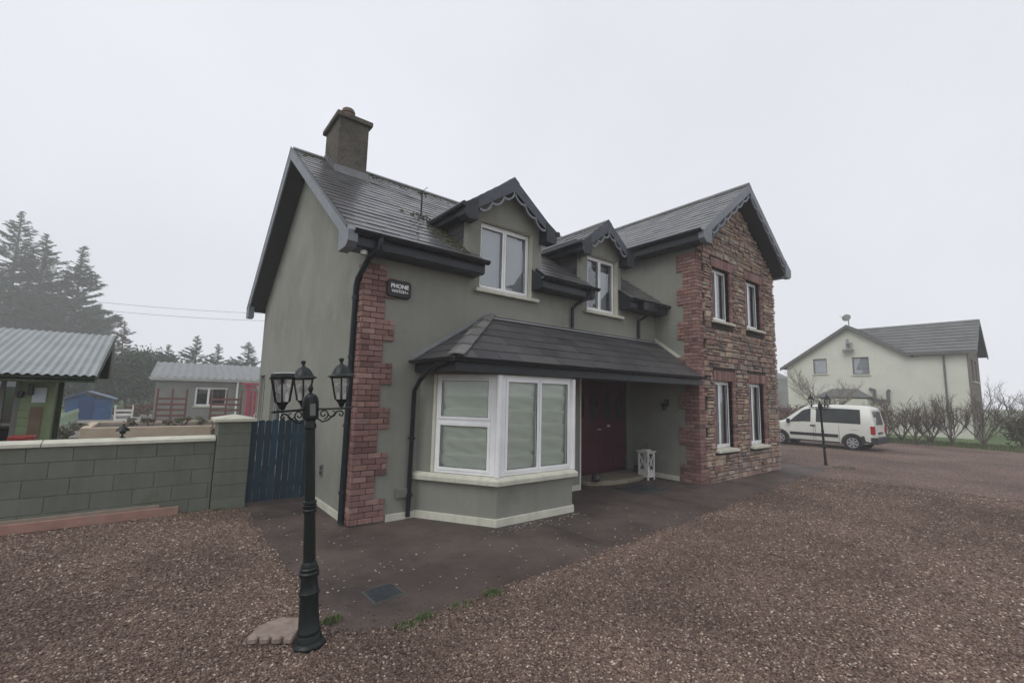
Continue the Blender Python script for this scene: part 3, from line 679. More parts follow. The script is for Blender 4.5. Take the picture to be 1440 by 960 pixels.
# ---- stone cladding on the wing front
mb = MB(); z = .0; rs = random.Random(5)
def gable_x(z):
    if z < 5.62: return WX0, WX1+.03
    t = (z-5.62)/KW; return WX0+t, WX1-t+.03
while z < 7.4:
    h = rs.choice([.065, .08, .095, .11, .13, .15]); x0, x1 = gable_x(z+h)
    x = x0+ (rs.choice([.21, .33]) if z < 5.4 else 0); x1 = x1-.0
    while x < x1-.03:
        L = min(rs.uniform(.12, .38)*(1 if h > .06 else .8), x1-x)
        if x1-(x+L) < .08: L = x1-x
        segs = [(x, x+L)]
        for a, b, c, d in ww:          # leave the openings, their brick jambs and heads
            A, C_, B_, D_ = a-.10, c+.19, b-.07, d+.235
            if z+h > B_ and z < D_:
                ns = []
                for p, q_ in segs:
                    if q_ <= A or p >= C_: ns.append((p, q_))
                    else:
                        if p < A: ns.append((p, A))
                        if q_ > C_: ns.append((C_, q_))
                segs = ns
        for p, q_ in segs:
            if q_-p < .03: continue
            sub = [(p, q_, z, z+h)]
            if h > .12 and rs.random() < .35: sub = [(p, q_, z, z+h*.5), (p, q_, z+h*.5, z+h)]
            for a_, b_, c_, d_ in sub:
                pr = rs.uniform(.022, .062); j = lambda s=.007: rs.uniform(-s, s); g = .009
                f = [Vector((a_+g+j()*.5, 0, c_+g+j())), Vector((b_-g+j()*.5, 0, c_+g+j())), Vector((b_-g+j()*.5, 0, d_-g+j())), Vector((a_+g+j()*.5, 0, d_-g+j()))]
                back = [Vector((v.x, WY+.01, v.z)) for v in f]; fr_ = [Vector((v.x, WY-pr+j(.009), v.z)) for v in f]
                cn = sum(fr_, Vector())/4; fr2 = [cn+(v-cn)*Vector((1, 1, 1)).x for v in fr_]
                ins = [Vector((cn.x+(v.x-cn.x)*.9, v.y-.007, cn.z+(v.z-cn.z)*.8)) for v in fr2]
                vs_ = back+fr2+ins
                mb.add(vs_, [(0, 1, 5, 4), (1, 2, 6, 5), (2, 3, 7, 6), (3, 0, 4, 7), (4, 5, 9, 8), (5, 6, 10, 9), (6, 7, 11, 10), (7, 4, 8, 11), (8, 9, 10, 11)], 0, rs.random())
        x += L
    z += h
for a, b, c, d in ww: pass
stone = mb.build('stone_cladding', m_stone, H)

# ---- windows
def window(P, U, N, w, h, sashes, mulls=(), fr=.055, dep=.07, sill=None, blind=None, sillmat=None, name='window', gl=None, curtain_frac=1., bz=.05, room=True):
    """P lower left corner of the frame's outer face, U along, N outwards. sashes=(u0,v0,u1,v1) as glass leafs with own frame"""
    P, U, N = Vector(P), Vector(U).normalized(), Vector(N).normalized(); mb = MB()
    def bar(a, b, c, d, n0, n1, m_=mb, mi=0): m_.obox(P+U*a+Z*b+N*n0, U*(c-a), Z*(d-b), N*(n1-n0), mi, .5)
    bar(0, 0, fr, h, -dep, 0); bar(w-fr, 0, w, h, -dep, 0); bar(fr, 0, w-fr, fr, -dep, 0); bar(fr, h-fr, w-fr, h, -dep, 0)
    for (a, b, c, d) in mulls: bar(a, b, c, d, -dep, -.002)
    wo = mb.build(name, m_white, H, bevel=.004)
    ms = MB(); mp = MB(); s = .045
    for (a, b, c, d) in sashes:
        bar(a, b, a+s, d, -dep+.01, .012, ms); bar(c-s, b, c, d, -dep+.01, .012, ms); bar(a+s, b, c-s, b+s, -dep+.01, .012, ms); bar(a+s, d-s, c-s, d, -dep+.01, .012, ms)
        g = .004
        for (p, q, r_, t) in ((a+s, b+s, a+s+g, d-s), (c-s-g, b+s, c-s, d-s), (a+s+g, b+s, c-s-g, b+s+g), (a+s+g, d-s-g, c-s-g, d-s)): bar(p, q, r_, t, -.006, .0135, ms, 1)
        mp.poly([P+U*(a+s-.005)+Z*(b+s-.005)-N*.02, P+U*(c-s+.005)+Z*(b+s-.005)-N*.02, P+U*(c-s+.005)+Z*(d-s+.005)-N*.02, P+U*(a+s-.005)+Z*(d-s+.005)-N*.02])
    ms.build('sash', [m_white, m_black], wo, bevel=.003); mp.build('pane', gl or m_glass, wo)
    if sill:
        e, t, pr = sill; sb = MB(); sb.prism([P+U*(-e)-N*.05-Z*.001, P+U*(w+e)-N*.05-Z*.001, P+U*(w+e)+N*pr-Z*.03, P+U*(-e)+N*pr-Z*.03], -Z*t); sb.build('sill', sillmat or m_cream, wo, bevel=.006)
    if blind:
        bm, kind = blind; cb = MB()
        if kind == 'roman':
            rows, cols = 60, 14; vs_ = []
            for i in range(rows+1):
                v = fr+(h-2*fr)*i/rows; ph = (i % 10)/10.
                for j in range(cols+1):
                    u = fr*.4+(w-.8*fr)*j/cols; dpt = bz-.035+.038*(1-ph)**2+.007*math.sin(j*1.7+i*.3)+.008*math.sin(i*.8+j*.9)
                    sag = -.012*math.sin(math.pi*j/cols)*(1-ph)
                    vs_.append(P+U*u+Z*(v+sag)-N*(dep*.5+.005+dpt))
            n_ = cols+1; cb.add(vs_, [(i*n_+j, i*n_+j+1, (i+1)*n_+j+1, (i+1)*n_+j) for i in range(rows) for j in range(cols)], 0, .5)
        elif kind == 'full':
            cb.obox(P+U*.02+Z*.02-N*(dep+.01), U*(w-.04), Z*(h-.04), -N*.01)
        elif kind == 'curtains':
            for (ua, ub) in ((0, .34*w), (.62*w, w)):
                K = 30; vs_ = []
                for i in range(K+1):
                    u = ua+(ub-ua)*i/K; dd_ = .1+.02*math.sin(i*1.3)
                    vs_ += [P+U*u+Z*.0-N*(dep+dd_), P+U*u+Z*h-N*(dep+dd_)]
                cb.add(vs_, [(2*i, 2*i+2, 2*i+3, 2*i+1) for i in range(K)])
            cb.obox(P+Z*(h*.84)-N*(dep+.07), U*w, Z*h*.16, -N*.01)
        elif kind == 'net':
            K = 60; vs_ = []
            for i in range(K+1):
                u = w*i/K; dd_ = .06+.012*math.sin(i*1.1)
                vs_ += [P+U*u-N*(dep+dd_), P+U*u+Z*h-N*(dep+dd_)]
            cb.add(vs_, [(2*i, 2*i+2, 2*i+3, 2*i+1) for i in range(K)])
        cb.build('blind', bm, wo, smooth=(kind != 'full'))
    return wo
def two(w, h, fr=.055): return [(fr-.01, fr-.01, w/2-.005, h-fr+.01), (w/2+.005, fr-.01, w-fr+.01, h-fr+.01)], [(w/2-.03, fr, w/2+.03, h-fr)]
for wi, bl in ((w1, 'full'), (w2, 'curtains')):
    ww_, hh = wi[2]-wi[0]-.01, wi[3]-wi[1]-.04; s_, m_ = two(ww_, hh)
    window((wi[0]+.005, REC, wi[1]+.03), X, -Y, ww_, hh, s_, m_, sill=(.13, .06, .22), blind=(m_curt, bl))
for i, (a, b, c, d) in enumerate(ww):
    W_, H_ = c-a-.01, d-b-.03; s_ = [(.045, .045, W_*.42, H_-.045), (W_*.42+.01, .045, W_-.045, H_-.045)]
    window((a+.005, WY+.085, b+.03), X, -Y, W_, H_, s_, [(W_*.42-.02, .05, W_*.42+.03, H_-.05)], sill=(.06, .06, .22), sillmat=m_white2 if False else m_cream, blind=(m_curt, 'net'))
# side wall window and patio door, on the gable
s_, m_ = two(1.58, 2.22); o = window((-.0+.1, 6.14, .05), -Y, -X, 1.58, 2.22, s_, m_, blind=(m_curt, 'net')); o['label'] = 'white double patio door in the gable wall'
s_, m_ = [(.045, .045, .645, 1.27)], []; window((.1, 7.745, 1.0), -Y, -X, .69, 1.29, s_, m_, sill=(.06, .06, .14))

# ---- bay
def off(p, q, d):
    n = Vector((q[1]-p[1], -(q[0]-p[0]), 0)).normalized(); return n*(-1)*d if False else n*d
def bayring(d):
    """bay outline pushed outwards by d"""
    pts = [Vector((x, y, 0)) for x, y in BX]; segs = []
    for a, b in zip(pts[:-1], pts[1:]):
        t = (b-a).normalized(); n = Vector((t.y, -t.x, 0)); segs.append((a+n*d, b+n*d, t))
    out_ = []
    # first on wall y=0
    a, b, t = segs[0]; out_.append(a-t*(a.y/t.y))
    for (a, b, t), (a2, b2, t2) in zip(segs[:-1], segs[1:]):
        den = t.x*t2.y-t.y*t2.x; s = ((a2.x-a.x)*t2.y-(a2.y-a.y)*t2.x)/den; out_.append(a+t*s)
    a, b, t = segs[-1]; out_.append(a-t*(a.y/t.y)); return out_
def bayslab(mb, d0, z0, z1, mi=0, d1=None):
    r = bayring(d0); r1 = bayring(d0 if d1 is None else d1)
    n = len(r); vs_ = [v+Z*z0 for v in r]+[v+Z*z1 for v in r1]
    mb.add(vs_, [tuple(range(n-1, -1, -1)), tuple(range(n, 2*n))]+[(i, (i+1) % n, (i+1) % n+n, i+n) for i in range(n)], mi, .5)
mb = MB(); bayslab(mb, 0, 0, .60); bayslab(mb, -.0, 2.22, 2.30)
r = bayring(0)
t0 = (r[1]-r[0]).normalized(); nn = Vector((t0.y, -t0.x, 0))
mb.obox(r[0]+Z*.72-nn*.08, t0*.25, Z*1.5, nn*.08)              # grey return beside the left window
mb.obox(r[0]+Z*.72-nn*.06+t0*.25, t0*.05, Z*1.5, nn*.075, 1)
t2 = (r[3]-r[2]).normalized(); n2 = Vector((t2.y, -t2.x, 0))
mb.obox(r[3]+Z*.72-t2*.25-n2*.08, t2*.25, Z*1.5, n2*.08)
bay = mb.build('bay', [m_wall, m_cream], H, bevel=.003)
mb = MB(); bayslab(mb, .03, 0, .13); mb.build('plinth', m_cream, bay, bevel=.004)
mb = MB(); bayslab(mb, .085, .60, .67, d1=.09); bayslab(mb, .085, .67, .715, d1=.02); mb.build('sill', m_cream, bay, bevel=.006)
mb = MB(); bayslab(mb, -.02, 2.21, 2.225); 
for k in (1, 2): mb.tube([r[k]*1+Z*.715, r[k]+Z*2.21], .045, 10)
mb.build('corner_post', m_white, bay)
Lc = (r[1]-r[0]).length; wl = Lc-.30-.04
base = r[0]+t0*.30-nn*.01; hB = 1.49
o = window((base.x, base.y, .72), t0, nn, wl, hB, [(.045, .81, wl-.09, hB-.045), (.045, .045, wl-.09, .76)], [(.05, .745, wl-.09, .82), (wl-.10, .05, wl, hB)], blind=(m_blind, 'roman'), gl=m_glassb); o['label'] = 'white bay window with a top opening light and pale blind'
wf = BX[2][0]-BX[1][0]-.08
o = window((BX[1][0]+.04, BX[1][1]+.01, .72), X, -Y, wf, hB, [(.10, .045, wf*.5+.02, hB-.045), (wf*.5+.03, .045, wf-.045, hB-.045)], [(wf*.5-.01, .05, wf*.5+.06, hB-.05), (.02, .05, .10, hB-.05)], blind=(m_blind, 'roman'), gl=m_glassb); o['label'] = 'white two pane front bay window with pale blind'
wr = (r[3]-r[2]).length-.29
q = r[2]+t2*.04-n2*.01; o = window((q.x, q.y, .72), t2, n2, wr, hB, [(.045, .045, wr-.045, hB-.045)], blind=(m_blind, 'roman'), gl=m_glassb); o['label'] = 'narrow right side bay window'

# ---- porch roof over bay and door
PE, PT = -1.25, 3.33; KP = (PT-2.43)/1.25; lp = math.hypot(1.25, PT-2.43); xe = .86; xt = 2.30
mb = MB(); Vp = Vector((0, 1.25, PT-2.43)).normalized()
pl = [(xe, 0), (7.44, 0), (7.44, lp), (xt, lp)]
slates(mb, [pl], (0, PE, 2.43), X, Vp, .42, .25, .007); slab(mb, pl, (0, PE, 2.43), X, Vp, .06, 1)
ll = math.hypot(xt-xe, PT-2.43); Vl = Vector((xt-xe, 0, PT-2.43)).normalized()
pl = [(0, 0), (1.25, 0), (1.25, ll)]
slates(mb, [pl], (xe, PE, 2.43), Y, Vl, .42, .25, .007); slab(mb, pl, (xe, PE, 2.43), Y, Vl, .06, 1)
pr = mb.build('porch_roof', [m_slate2, m_soffit], H)
mb = MB(); A = Vector((xe, PE, 2.46)); B = Vector((xt, 0, PT+.03)); d = (B-A); n = 5
for k in range(n):
    a = A+d*(k/n)-d.normalized()*.05; b = A+d*((k+1)/n)+d.normalized()*.0; lift = Z*.02
    for s, sd in ((1, Vector((.17, 0, .0))), (-1, Vector((0, .17, 0)))):
        mb.prism([a+lift*1.6, a+sd+lift*1.2, b+sd*1.0+lift*.2, b+lift*.3], Z*.016, 0)
mb.build('hip_tiles', m_ridge, pr)
mb = MB()
mb.obox((xt-.1, -.006, PT-.03), (7.46-xt, 0, 0), (0, -.13, -.13*KP+.06), (0, .004, .02))
mb.prism([(xe-.03, -.012, 2.44), (xt, -.012, PT+.02), (xt, -.012, PT+.07), (xe-.03, -.012, 2.49)], (0, .010, 0))
mb.prism([(WX0-.014, PE+.2, 2.43+.2*KP+.01), (WX0-.014, 0, PT+.01), (WX0-.014, 0, PT+.10), (WX0-.014, PE+.2, 2.43+.2*KP+.10)], (.012, 0, 0), 1)
mb.build('flashing', [m_lead, m_cream], pr)
mb = MB(); mb.box(xe+.03, PE+.02, 2.24, 7.44, PE+.05, 2.42); mb.box(xe+.03, PE+.05, 2.24, xe+.06, -.002, 2.42); mb.box(xe+.06, PE+.05, 2.305, 7.44, -.002, 2.325, 1)
mb.build('fascia', [m_dark, m_soffit], pr)
mb = MB(); gutter_run(mb, (xe-.05, PE-.045, 2.425), (7.43, PE-.045, 2.425)); gutter_run(mb, (xe-.045, -.02, 2.425), (xe-.045, PE-.1, 2.425)); mb.build('gutter', m_gutter, pr, smooth=True, smang=50)

# ---- downpipes
def pipe(pts, mat, r_=.036, brackets=()):
    mb = MB(); mb.tube(pts, r_, 10)
    for z in brackets:
        x_, y_ = pts[-2][0], pts[-2][1]; mb.lathe([(r_+.008, 0), (r_+.008, .05)], (x_, y_, z), 10); mb.box(x_-.05, y_-.01, z+.015, x_+.05, y_+.05, z+.035)
    return mb.build('downpipe', mat, H, smooth=True, smang=40)
o = pipe([(.05, -.40, 4.16), (.05, -.40, 3.98), (-.045, -.22, 3.86), (-.07, .10, 3.62), (-.07, .16, 3.5), (-.07, .16, .05)], m_pipe, .045, (.45, 1.4, 2.4, 3.3)); o['label'] = 'dark green downpipe at the left corner'
o = pipe([(xe-.02, PE+.15, 2.38), (xe-.01, PE+.5, 2.33), (xe+.0, -.25, 2.12), (xe+.0, -.08, 1.95), (xe+.0, -.055, .06)], m_gutter, .036, (.35, 1.2)); o['label'] = 'black downpipe left of the bay window'
o = pipe([(4.62, -.39, 4.16), (4.62, -.39, 4.02), (4.46, -.12, 3.84), (4.42, -.05, 3.76), (4.42, -.05, PT+.02)], m_gutter, .034); o['label'] = 'short black downpipe between the dormers'
o = pipe([(6.72, -.32, 3.95), (6.72, -.25, 3.86), (6.72, -.05, 3.78), (6.72, -.05, PT+.02)], m_gutter, .034); o['label'] = 'short black downpipe beside the wing'

# ---- front door in the recess
mb = MB(); dy = .8
mb.box(RX0+.02, dy-.08, .12, 5.24, dy+.02, 2.40); mb.box(7.25, dy-.08, .12, RX1-.01, dy+.02, 2.40); mb.box(5.24, dy-.075, 2.32, 7.25, dy+.02, 2.40)
mb.box(RX0, -.02, .02, RX0+.035, .03, 2.30, 1)
door = MB(); door.box(5.25, dy-.05, .12, 6.242, dy-.01, 2.31); door.box(6.248, dy-.05, .12, 7.24, dy-.01, 2.31)
for (a, b) in ((5.36, 5.70), (5.80, 6.14), (6.36, 6.70), (6.80, 7.14)):
    for (c, d) in ((.25, .70), (.80, 1.12)): door.box(a, dy-.065, c, b, dy-.05, d)
do = door.build('front_door', m_door, H, bevel=.008)
mb.build('door_frame', [m_vent, m_white2], do, bevel=.003)
for cx_ in (5.53, 6.0, 6.50, 6.97):
    mb = MB(); mb.prism([(cx_+.14*math.cos(t), dy-.056, 1.70+.34*math.sin(t)) for t in np.linspace(0, 2*math.pi, 21)[:-1]], (0, -.006, 0)); mb.build('door_glass', m_carglass, do)
mb = MB(); mb.tube([(6.19, dy-.06, 1.15), (6.19, dy-.11, 1.15), (6.08, dy-.11, 1.15)], .012, 8); mb.build('door_handle', m_rim, do); mb = MB(); mb.lathe([(.04, 0), (.04, .05)], (6.50, dy-.09, 1.20), 10); mb.build('door_knocker', m_rim, do)
# step with a curved front edge
mb = MB(); pts = [(5.05, .70)]+[(6.2-1.12*math.cos(t), .30-.42*math.sin(t)) for t in np.linspace(0, math.pi, 22)]+[(7.38, .70)]
mb.prism([(x_, y_, .022) for x_, y_ in pts], (0, 0, .10)); mb.build('doorstep', m_step, H, bevel=.012)

# small wall fittings
mb = MB(); mb.box(.66, -.07, .34, .86, -.001, .48); o = mb.build('vent_box', m_vent, H, bevel=.012)
mb = MB(); mb.box(-.02, 1.38, .50, -.001, 1.52, .70, 0); mb.box(-.028, 1.40, .53, -.02, 1.50, .59, 1); mb.box(-.028, 1.40, .61, -.02, 1.50, .67, 1); mb.build('wall_vent', [m_vent, m_mortar], H)

# mossy green growth on the main slope beside the first dormer
m_moss = M('roof_moss', None, ramp=[(.09, .11, .035), (.12, .13, .05), (.07, .085, .035)], sc_=20, rough=.95)
n_ = 900; mu = 1.74-np.abs(rng.normal(0, .38, n_)); my = rng.uniform(-.2, 1.5, n_); ok = rng.random(n_) < np.exp(-(1.75-mu)/.35)
mu, my = mu[ok], my[ok]
g_ = 500; m2 = rng.uniform(-.3, 7, g_); y2 = 3.9-np.abs(rng.normal(0, .25, g_)); mu = np.concatenate([mu, m2]); my = np.concatenate([my, y2])
kk = ~((mu > .2) & (mu < 1.05) & (my > 2.8)); mu, my = mu[kk], my[kk]
o = pebble_mesh('moss', mu, my, 4.2+KM*(my+.35)+.010, rng.uniform(.012, .034, len(mu)), 'moss', m_moss, .25)
o.parent = mroof; o.location = -wloc(mroof)
for k in ('category', 'label'): 
    if k in o: del o[k]

# ================================================================ fittings that are things of their own
A_ = thing('alarm_box', 'black rounded alarm box with white lettering above the left corner', 'alarm box', (.53, -.002, 3.36))
def rrect(w_, h_, r_, n_=6):
    return [(sx*(w_/2-r_)+r_*math.cos(t), sz*(h_/2-r_)+r_*math.sin(t)) for sx, sz, t0_ in ((1, 1, 0), (-1, 1, 90), (-1, -1, 180), (1, -1, 270)) for t in [R(t0_+90*i/n_) for i in range(n_+1)]]
mb = MB(); mb.prism([(.53+a, -.002, 3.52+b) for a, b in rrect(.40, .27, .055)], (0, -.07, 0)); mb.build('casing', m_black, A_, bevel=.012)
def text(body, size, loc, mat, parent, ext=.002, bold=.0):
    cu = bpy.data.curves.new('t', 'FONT'); cu.body = body; cu.size = size; cu.extrude = ext; cu.offset = bold; cu.align_x = 'CENTER'; cu.align_y = 'CENTER'
    ob = bpy.data.objects.new('t', cu); COL.objects.link(ob); bpy.context.view_layer.update()
    me = bpy.data.meshes.new_from_object(ob.evaluated_get(bpy.context.evaluated_depsgraph_get())); bpy.data.objects.remove(ob)
    o0 = wloc(parent)
    for v in me.vertices: x_, y_, z_ = v.co; v.co = (loc[0]+x_-o0.x, loc[1]-z_-o0.y, loc[2]+y_-o0.z)
    me.materials.clear(); me.materials.append(mat); o_ = bpy.data.objects.new('lettering', me); COL.objects.link(o_); o_.parent = parent; return o_
text('PHONE', .088, (.53, -.0745, 3.555), m_let, A_, bold=.0035); text('WATCH\u25ab', .058, (.53, -.0745, 3.475), m_let, A_, bold=.0015) if False else text('WATCH', .062, (.515, -.0745, 3.475), m_let, A_, bold=.0022)
mb = MB(); mb.box(.645, -.0735, 3.47, .672, -.0755, 3.485); mb.box(.662, -.0735, 3.455, .668, -.0755, 3.47); mb.build('lettering', m_let, A_)
mb = MB(); mb.lathe([(.05, 0), (.055, .05), (.05, .06)], (-.12, -.22, 3.895), 14); mb.lathe([(.02, 0), (.02, .03)], (-.12, -.22, 3.94), 8)
tag(mb.build('security_sensor', m_white2, smooth=True, smang=40), 'small round white sensor under the eaves at the left corner', 'sensor')
# roof aerial
mb = MB(); zz = zm(1.5); mb.tube([(1.60, 1.5, zz), (1.60, 1.5, zz+.50)], .017, 6); mb.tube([(1.50, 1.5, zz+.44), (1.72, 1.5, zz+.48)], .009, 5)
for k in range(3): mb.tube([(1.53+k*.07, 1.44, zz+.43), (1.53+k*.07, 1.56, zz+.49)], .006, 5)
mb.tube([(1.60, 1.5, zz+.5), (1.72, 1.5, zz+.62)], .006, 5)
tag(mb.build('roof_aerial', m_iron, origin=(1.6, 1.5, zz)), 'thin metal aerial standing on the slates left of the first dormer', 'aerial')
mb = MB(); mb.tube([(1.0, 2.9, zm(2.9)+.03), (1.3, 2.85, zm(2.85)+.025), (2.2, 2.6, zm(2.6)+.03), (3.0, 2.62, zm(2.62)+.03), (4.0, 2.5, zm(2.5)+.03)], .007, 5)
tag(mb.build('roof_cable', m_black), 'black cable lying across the slates right of the chimney', 'cable')

# ---------------------------------------------------------------- lamp posts
def lantern(mb_root, root, cx_, cy_, z0, roof=True, rot=0.):
    """hexagonal lantern, z0 = underside"""
    fr = MB(); n_ = 6
    fr.lathe([(.012, 0), (.022, .01), (.028, .03), (.045, .05), (.052, .06)], (cx_, cy_, z0), 6, rot=rot)
    zb, zt, rb, rt_ = z0+.06, z0+.235, .052, .083
    for j in range(n_):
        t = 2*math.pi*j/n_+rot; a = (cx_+rb*math.cos(t), cy_+rb*math.sin(t), zb); b = (cx_+rt_*math.cos(t), cy_+rt_*math.sin(t), zt)
        fr.tube([a, b], .0065, 4)
    fr.lathe([(.075, -.008), (.098, -.004), (.10, .006), (.085, .012)], (cx_, cy_, zt), 6, rot=rot)
    lo = fr.build('lantern', m_iron, root)
    gl = MB(); pr_ = [(rb-.002, zb), (rt_-.002, zt-.008)]; vs_ = []
    for rr_, z_ in pr_: vs_ += [(cx_+rr_*math.cos(2*math.pi*j/n_+rot), cy_+rr_*math.sin(2*math.pi*j/n_+rot), z_) for j in range(n_)]
    gl.add(vs_, [(j, (j+1) % n_, (j+1) % n_+n_, j+n_) for j in range(n_)]); gl.build('lantern_glass', m_clear, lo)
    bl = MB(); bl.lathe([(.012, 0), (.014, .05), (.03, .075), (.034, .10), (.026, .125), (.006, .135)], (cx_, cy_, zb), 12); bl.build('bulb', m_bulb, lo, smooth=True)
    if roof:
        rf = MB(); rf.lathe([(.108, 0), (.106, .008), (.080, .022), (.062, .06), (.045, .082), (.018, .098), (.012, .108), (.012, .12), (.019, .128), (.019, .145), (.008, .15)], (cx_, cy_, zt+.004), 12, rot=rot); rf.build('lantern_cap', m_iron, lo, smooth=True, smang=35)
    else:
        rf = MB(); rf.lathe([(.09, 0), (.085, .022), (.07, .024)], (cx_, cy_, zt+.012), 6, rot=rot); rf.build('rim', m_iron, lo)
        rf = MB(); rf.box(cx_-.07, cy_-.06, zt+.035, cx_+.07, cy_-.052, zt+.042); rf.build('broken_edge', m_white2, lo)
    return lo
def lamp_post(lx, ly, label, angs, R_, broken=None, slim=1., grp='triple lantern lamp posts'):
    T = thing('lamp_post', label, 'lamp post', (lx, ly, .0), grp)
    mb = MB(); c = (lx, ly, 0)
    mb.lathe([(.150, .0), (.150, .045), (.135, .055), (.125, .07)], c, 8, rot=R(22.5)); mb.lathe([(.120, .07), (.112, .10), (.102, .115), (.106, .13), (.10, .145), (.092, .155), (.080, .30), (.074, .385), (.082, .39), (.084, .41), (.076, .42), (.070, .47), (.066, .52), (.078, .525), (.08, .55), (.07, .56), (.074, .58), (.064, .59), (.062, .61), (.048, .63)], c, 20)
    mb.v = [(lx+(p[0]-lx)*slim*(.84+.25*min(p[2], .6)), ly+(p[1]-ly)*slim*(.84+.25*min(p[2], .6)), p[2]) for p in mb.v]
    mb.build('base', m_iron, T, smooth=True, smang=35)
    mb = MB(); mb.lathe([(.046, .62), (.042, .99), (.05, .995), (.052, 1.01), (.046, 1.02), (.052, 1.03), (.052, 1.045), (.046, 1.05), (.052, 1.06), (.05, 1.075), (.040, 1.08), (.036, 1.62), (.045, 1.63), (.045, 1.66), (.038, 1.67), (.038, 1.70)], c, 20); mb.v = [(lx+(p[0]-lx)*slim**.4, ly+(p[1]-ly)*slim**.4, p[2]) for p in mb.v]; mb.build('pole', m_iron, T, smooth=True, smang=35)
    mb = MB(); mb.lathe([(.04, 1.69), (.06, 1.71), (.062, 1.80), (.060, 1.84), (.05, 1.875), (.03, 1.895), (.014, 1.90), (.012, 1.915), (.02, 1.93), (.018, 1.95), (.005, 1.97)], c, 16); mb.box(lx-.02, ly-.067, 1.73, lx+.02, ly-.058, 1.82, 1); mb.build('hub', [m_iron, m_vent], T, smooth=True, smang=35)
    for k, an in enumerate(angs):
        dx, dy_ = math.cos(an), math.sin(an); am = MB()
        def Pt(r_, z_): return (lx+dx*r_, ly+dy_*r_, z_)
        am.tube([Pt(.04, 1.775), Pt(R_+.07, 1.775)], .010, 6); am.tube([Pt(R_+.06, 1.775), Pt(R_+.09, 1.775)], [.01, .004], 6)
        pts = [Pt(.045, 1.745), Pt(.055, 1.70), Pt(.09, 1.675), Pt(.13, 1.685), Pt(.17, 1.72), Pt(.205, 1.752), Pt(.235, 1.755), Pt(.25, 1.735), Pt(.24, 1.715), Pt(.222, 1.72), Pt(.222, 1.735)]
        am.tube(pts, .0065, 5)
        sp = [Pt(.10+.034*math.cos(t)*(1-t/9), 1.735+.034*math.sin(t)*(1-t/9)) for t in np.linspace(-1.5, 6.5, 16)]; am.tube(sp, .0055, 5)
        sp = [Pt(.165+.024*math.cos(t)*(1-t/9), 1.738+.022*math.sin(t)*(1-t/9)) for t in np.linspace(-3.2, 1.5, 9)]; am.tube(sp, .0055, 5)
        am.build('arm', m_iron, T)
        lantern(None, T, lx+dx*R_, ly+dy_*R_, 1.785, roof=(k != broken), rot=.3+k)
    return T
yb_ = R(90)-YAW
lp1 = lamp_post(-1.24, -2.78, 'tall black lamp post with three lanterns in the foreground, one lantern missing its cap', [yb_+R(38), yb_+R(150), yb_-R(84)], .235, broken=1, slim=.93)
lp1.rotation_euler = Matrix.Rotation(-R(3.6), 3, Vector((math.sin(YAW-R(24)), math.cos(YAW-R(24)), 0))).to_euler()
lp2 = lamp_post(13.85, -1.62, 'black triple lantern lamp post in front of the white van', [yb_+R(75), yb_-R(65), yb_-R(160)], .235, broken=1, slim=.5)
lp2.rotation_euler = (R(-1.5), R(-1.5), 0)

# slab beside the lamp base, drain cover, mat, lantern on the porch
mb = MB()
pts = [(-1.60, -2.49), (-1.52, -2.37), (-1.36, -2.32), (-1.16, -2.45), (-1.22, -2.62), (-1.36, -2.66)]
mb.prism([(a, b, .02) for a, b in pts], (0, 0, .06))
for k in range(4):
    a = Vector((-1.615+k*.072, -2.52-k*.05, .025)); mb.obox(a, (.058, -.043, 0), (.04, .055, 0), (0, 0, .052))
tag(mb.build('stone_slab', m_sand, bevel=.012), 'pale sandstone slab with a lobed edge lying by the lamp base', 'slab')
mb = MB(); mb.prism([(-.60, -2.45, .022), (-.27, -2.38, .022), (-.29, -2.08, .022), (-.60, -2.12, .022)], (0, 0, .006), 1)
mb.prism([(-.585, -2.433, .026), (-.285, -2.37, .026), (-.303, -2.095, .026), (-.587, -2.132, .026)], (0, 0, .006))
for i in range(9):
    for j in range(8): mb.box(-.57+i*.031, -2.40+j*.034+i*.004, .032, -.552+i*.031, -2.382+j*.034+i*.004, .036)
tag(mb.build('drain_cover', [m_iron2, M('worn_frame', (.07, .068, .062), (.12, .115, .105), 20, .7)]), 'dark square metal drain cover set in the path', 'drain cover')
mb = MB(); mb.box(5.42, -.98, .022, 6.35, -.30, .034); mb.box(5.50, -.91, .034, 6.27, -.37, .040, 1)
for k in range(14): mb.box(5.53+k*.052, -.88, .040, 5.56+k*.052, -.40, .044, 1)
tag(mb.build('door_mat', [m_mat, m_iron2]), 'dark rectangular door mat on the path before the doorstep', 'mat')
T = thing('porch_lantern', 'white wooden cross-fronted lantern standing by the front door', 'lantern', (7.0, -.02, .022))
mb = MB(); x0, x1, y0, y1 = 6.86, 7.14, -.16, .12
for a, b in ((x0, y0), (x1-.035, y0), (x0, y1-.035), (x1-.035, y1-.035)): mb.box(a, b, .022, a+.035, b+.035, .66)
for z0_, z1_ in ((.08, .11), (.22, .25), (.62, .66)): mb.box(x0+.003, y0+.003, z0_, x1-.003, y1-.003, z1_)
mb.box(x0+.01, y0+.01, .11, x1-.01, y1-.01, .22); mb.box(x0-.03, y0-.03, .66, x1+.03, y1+.03, .68); mb.box(x0+.06, y0+.06, .68, x1-.06, y1-.06, .71)
mb.build('frame', m_white2, T, bevel=.003)
mb = MB()
for yy in (y0+.008, y1-.008):
    mb.tube([(x0+.03, yy, .25), (x1-.03, yy, .62)], .011, 4); mb.tube([(x1-.03, yy, .25), (x0+.03, yy, .62)], .011, 4)
for xx in (x0+.008, x1-.008):
    mb.tube([(xx, y0+.03, .25), (xx, y1-.03, .62)], .011, 4); mb.tube([(xx, y1-.03, .25), (xx, y0+.03, .62)], .011, 4)
mb.build('cross_bars', m_white2, T)
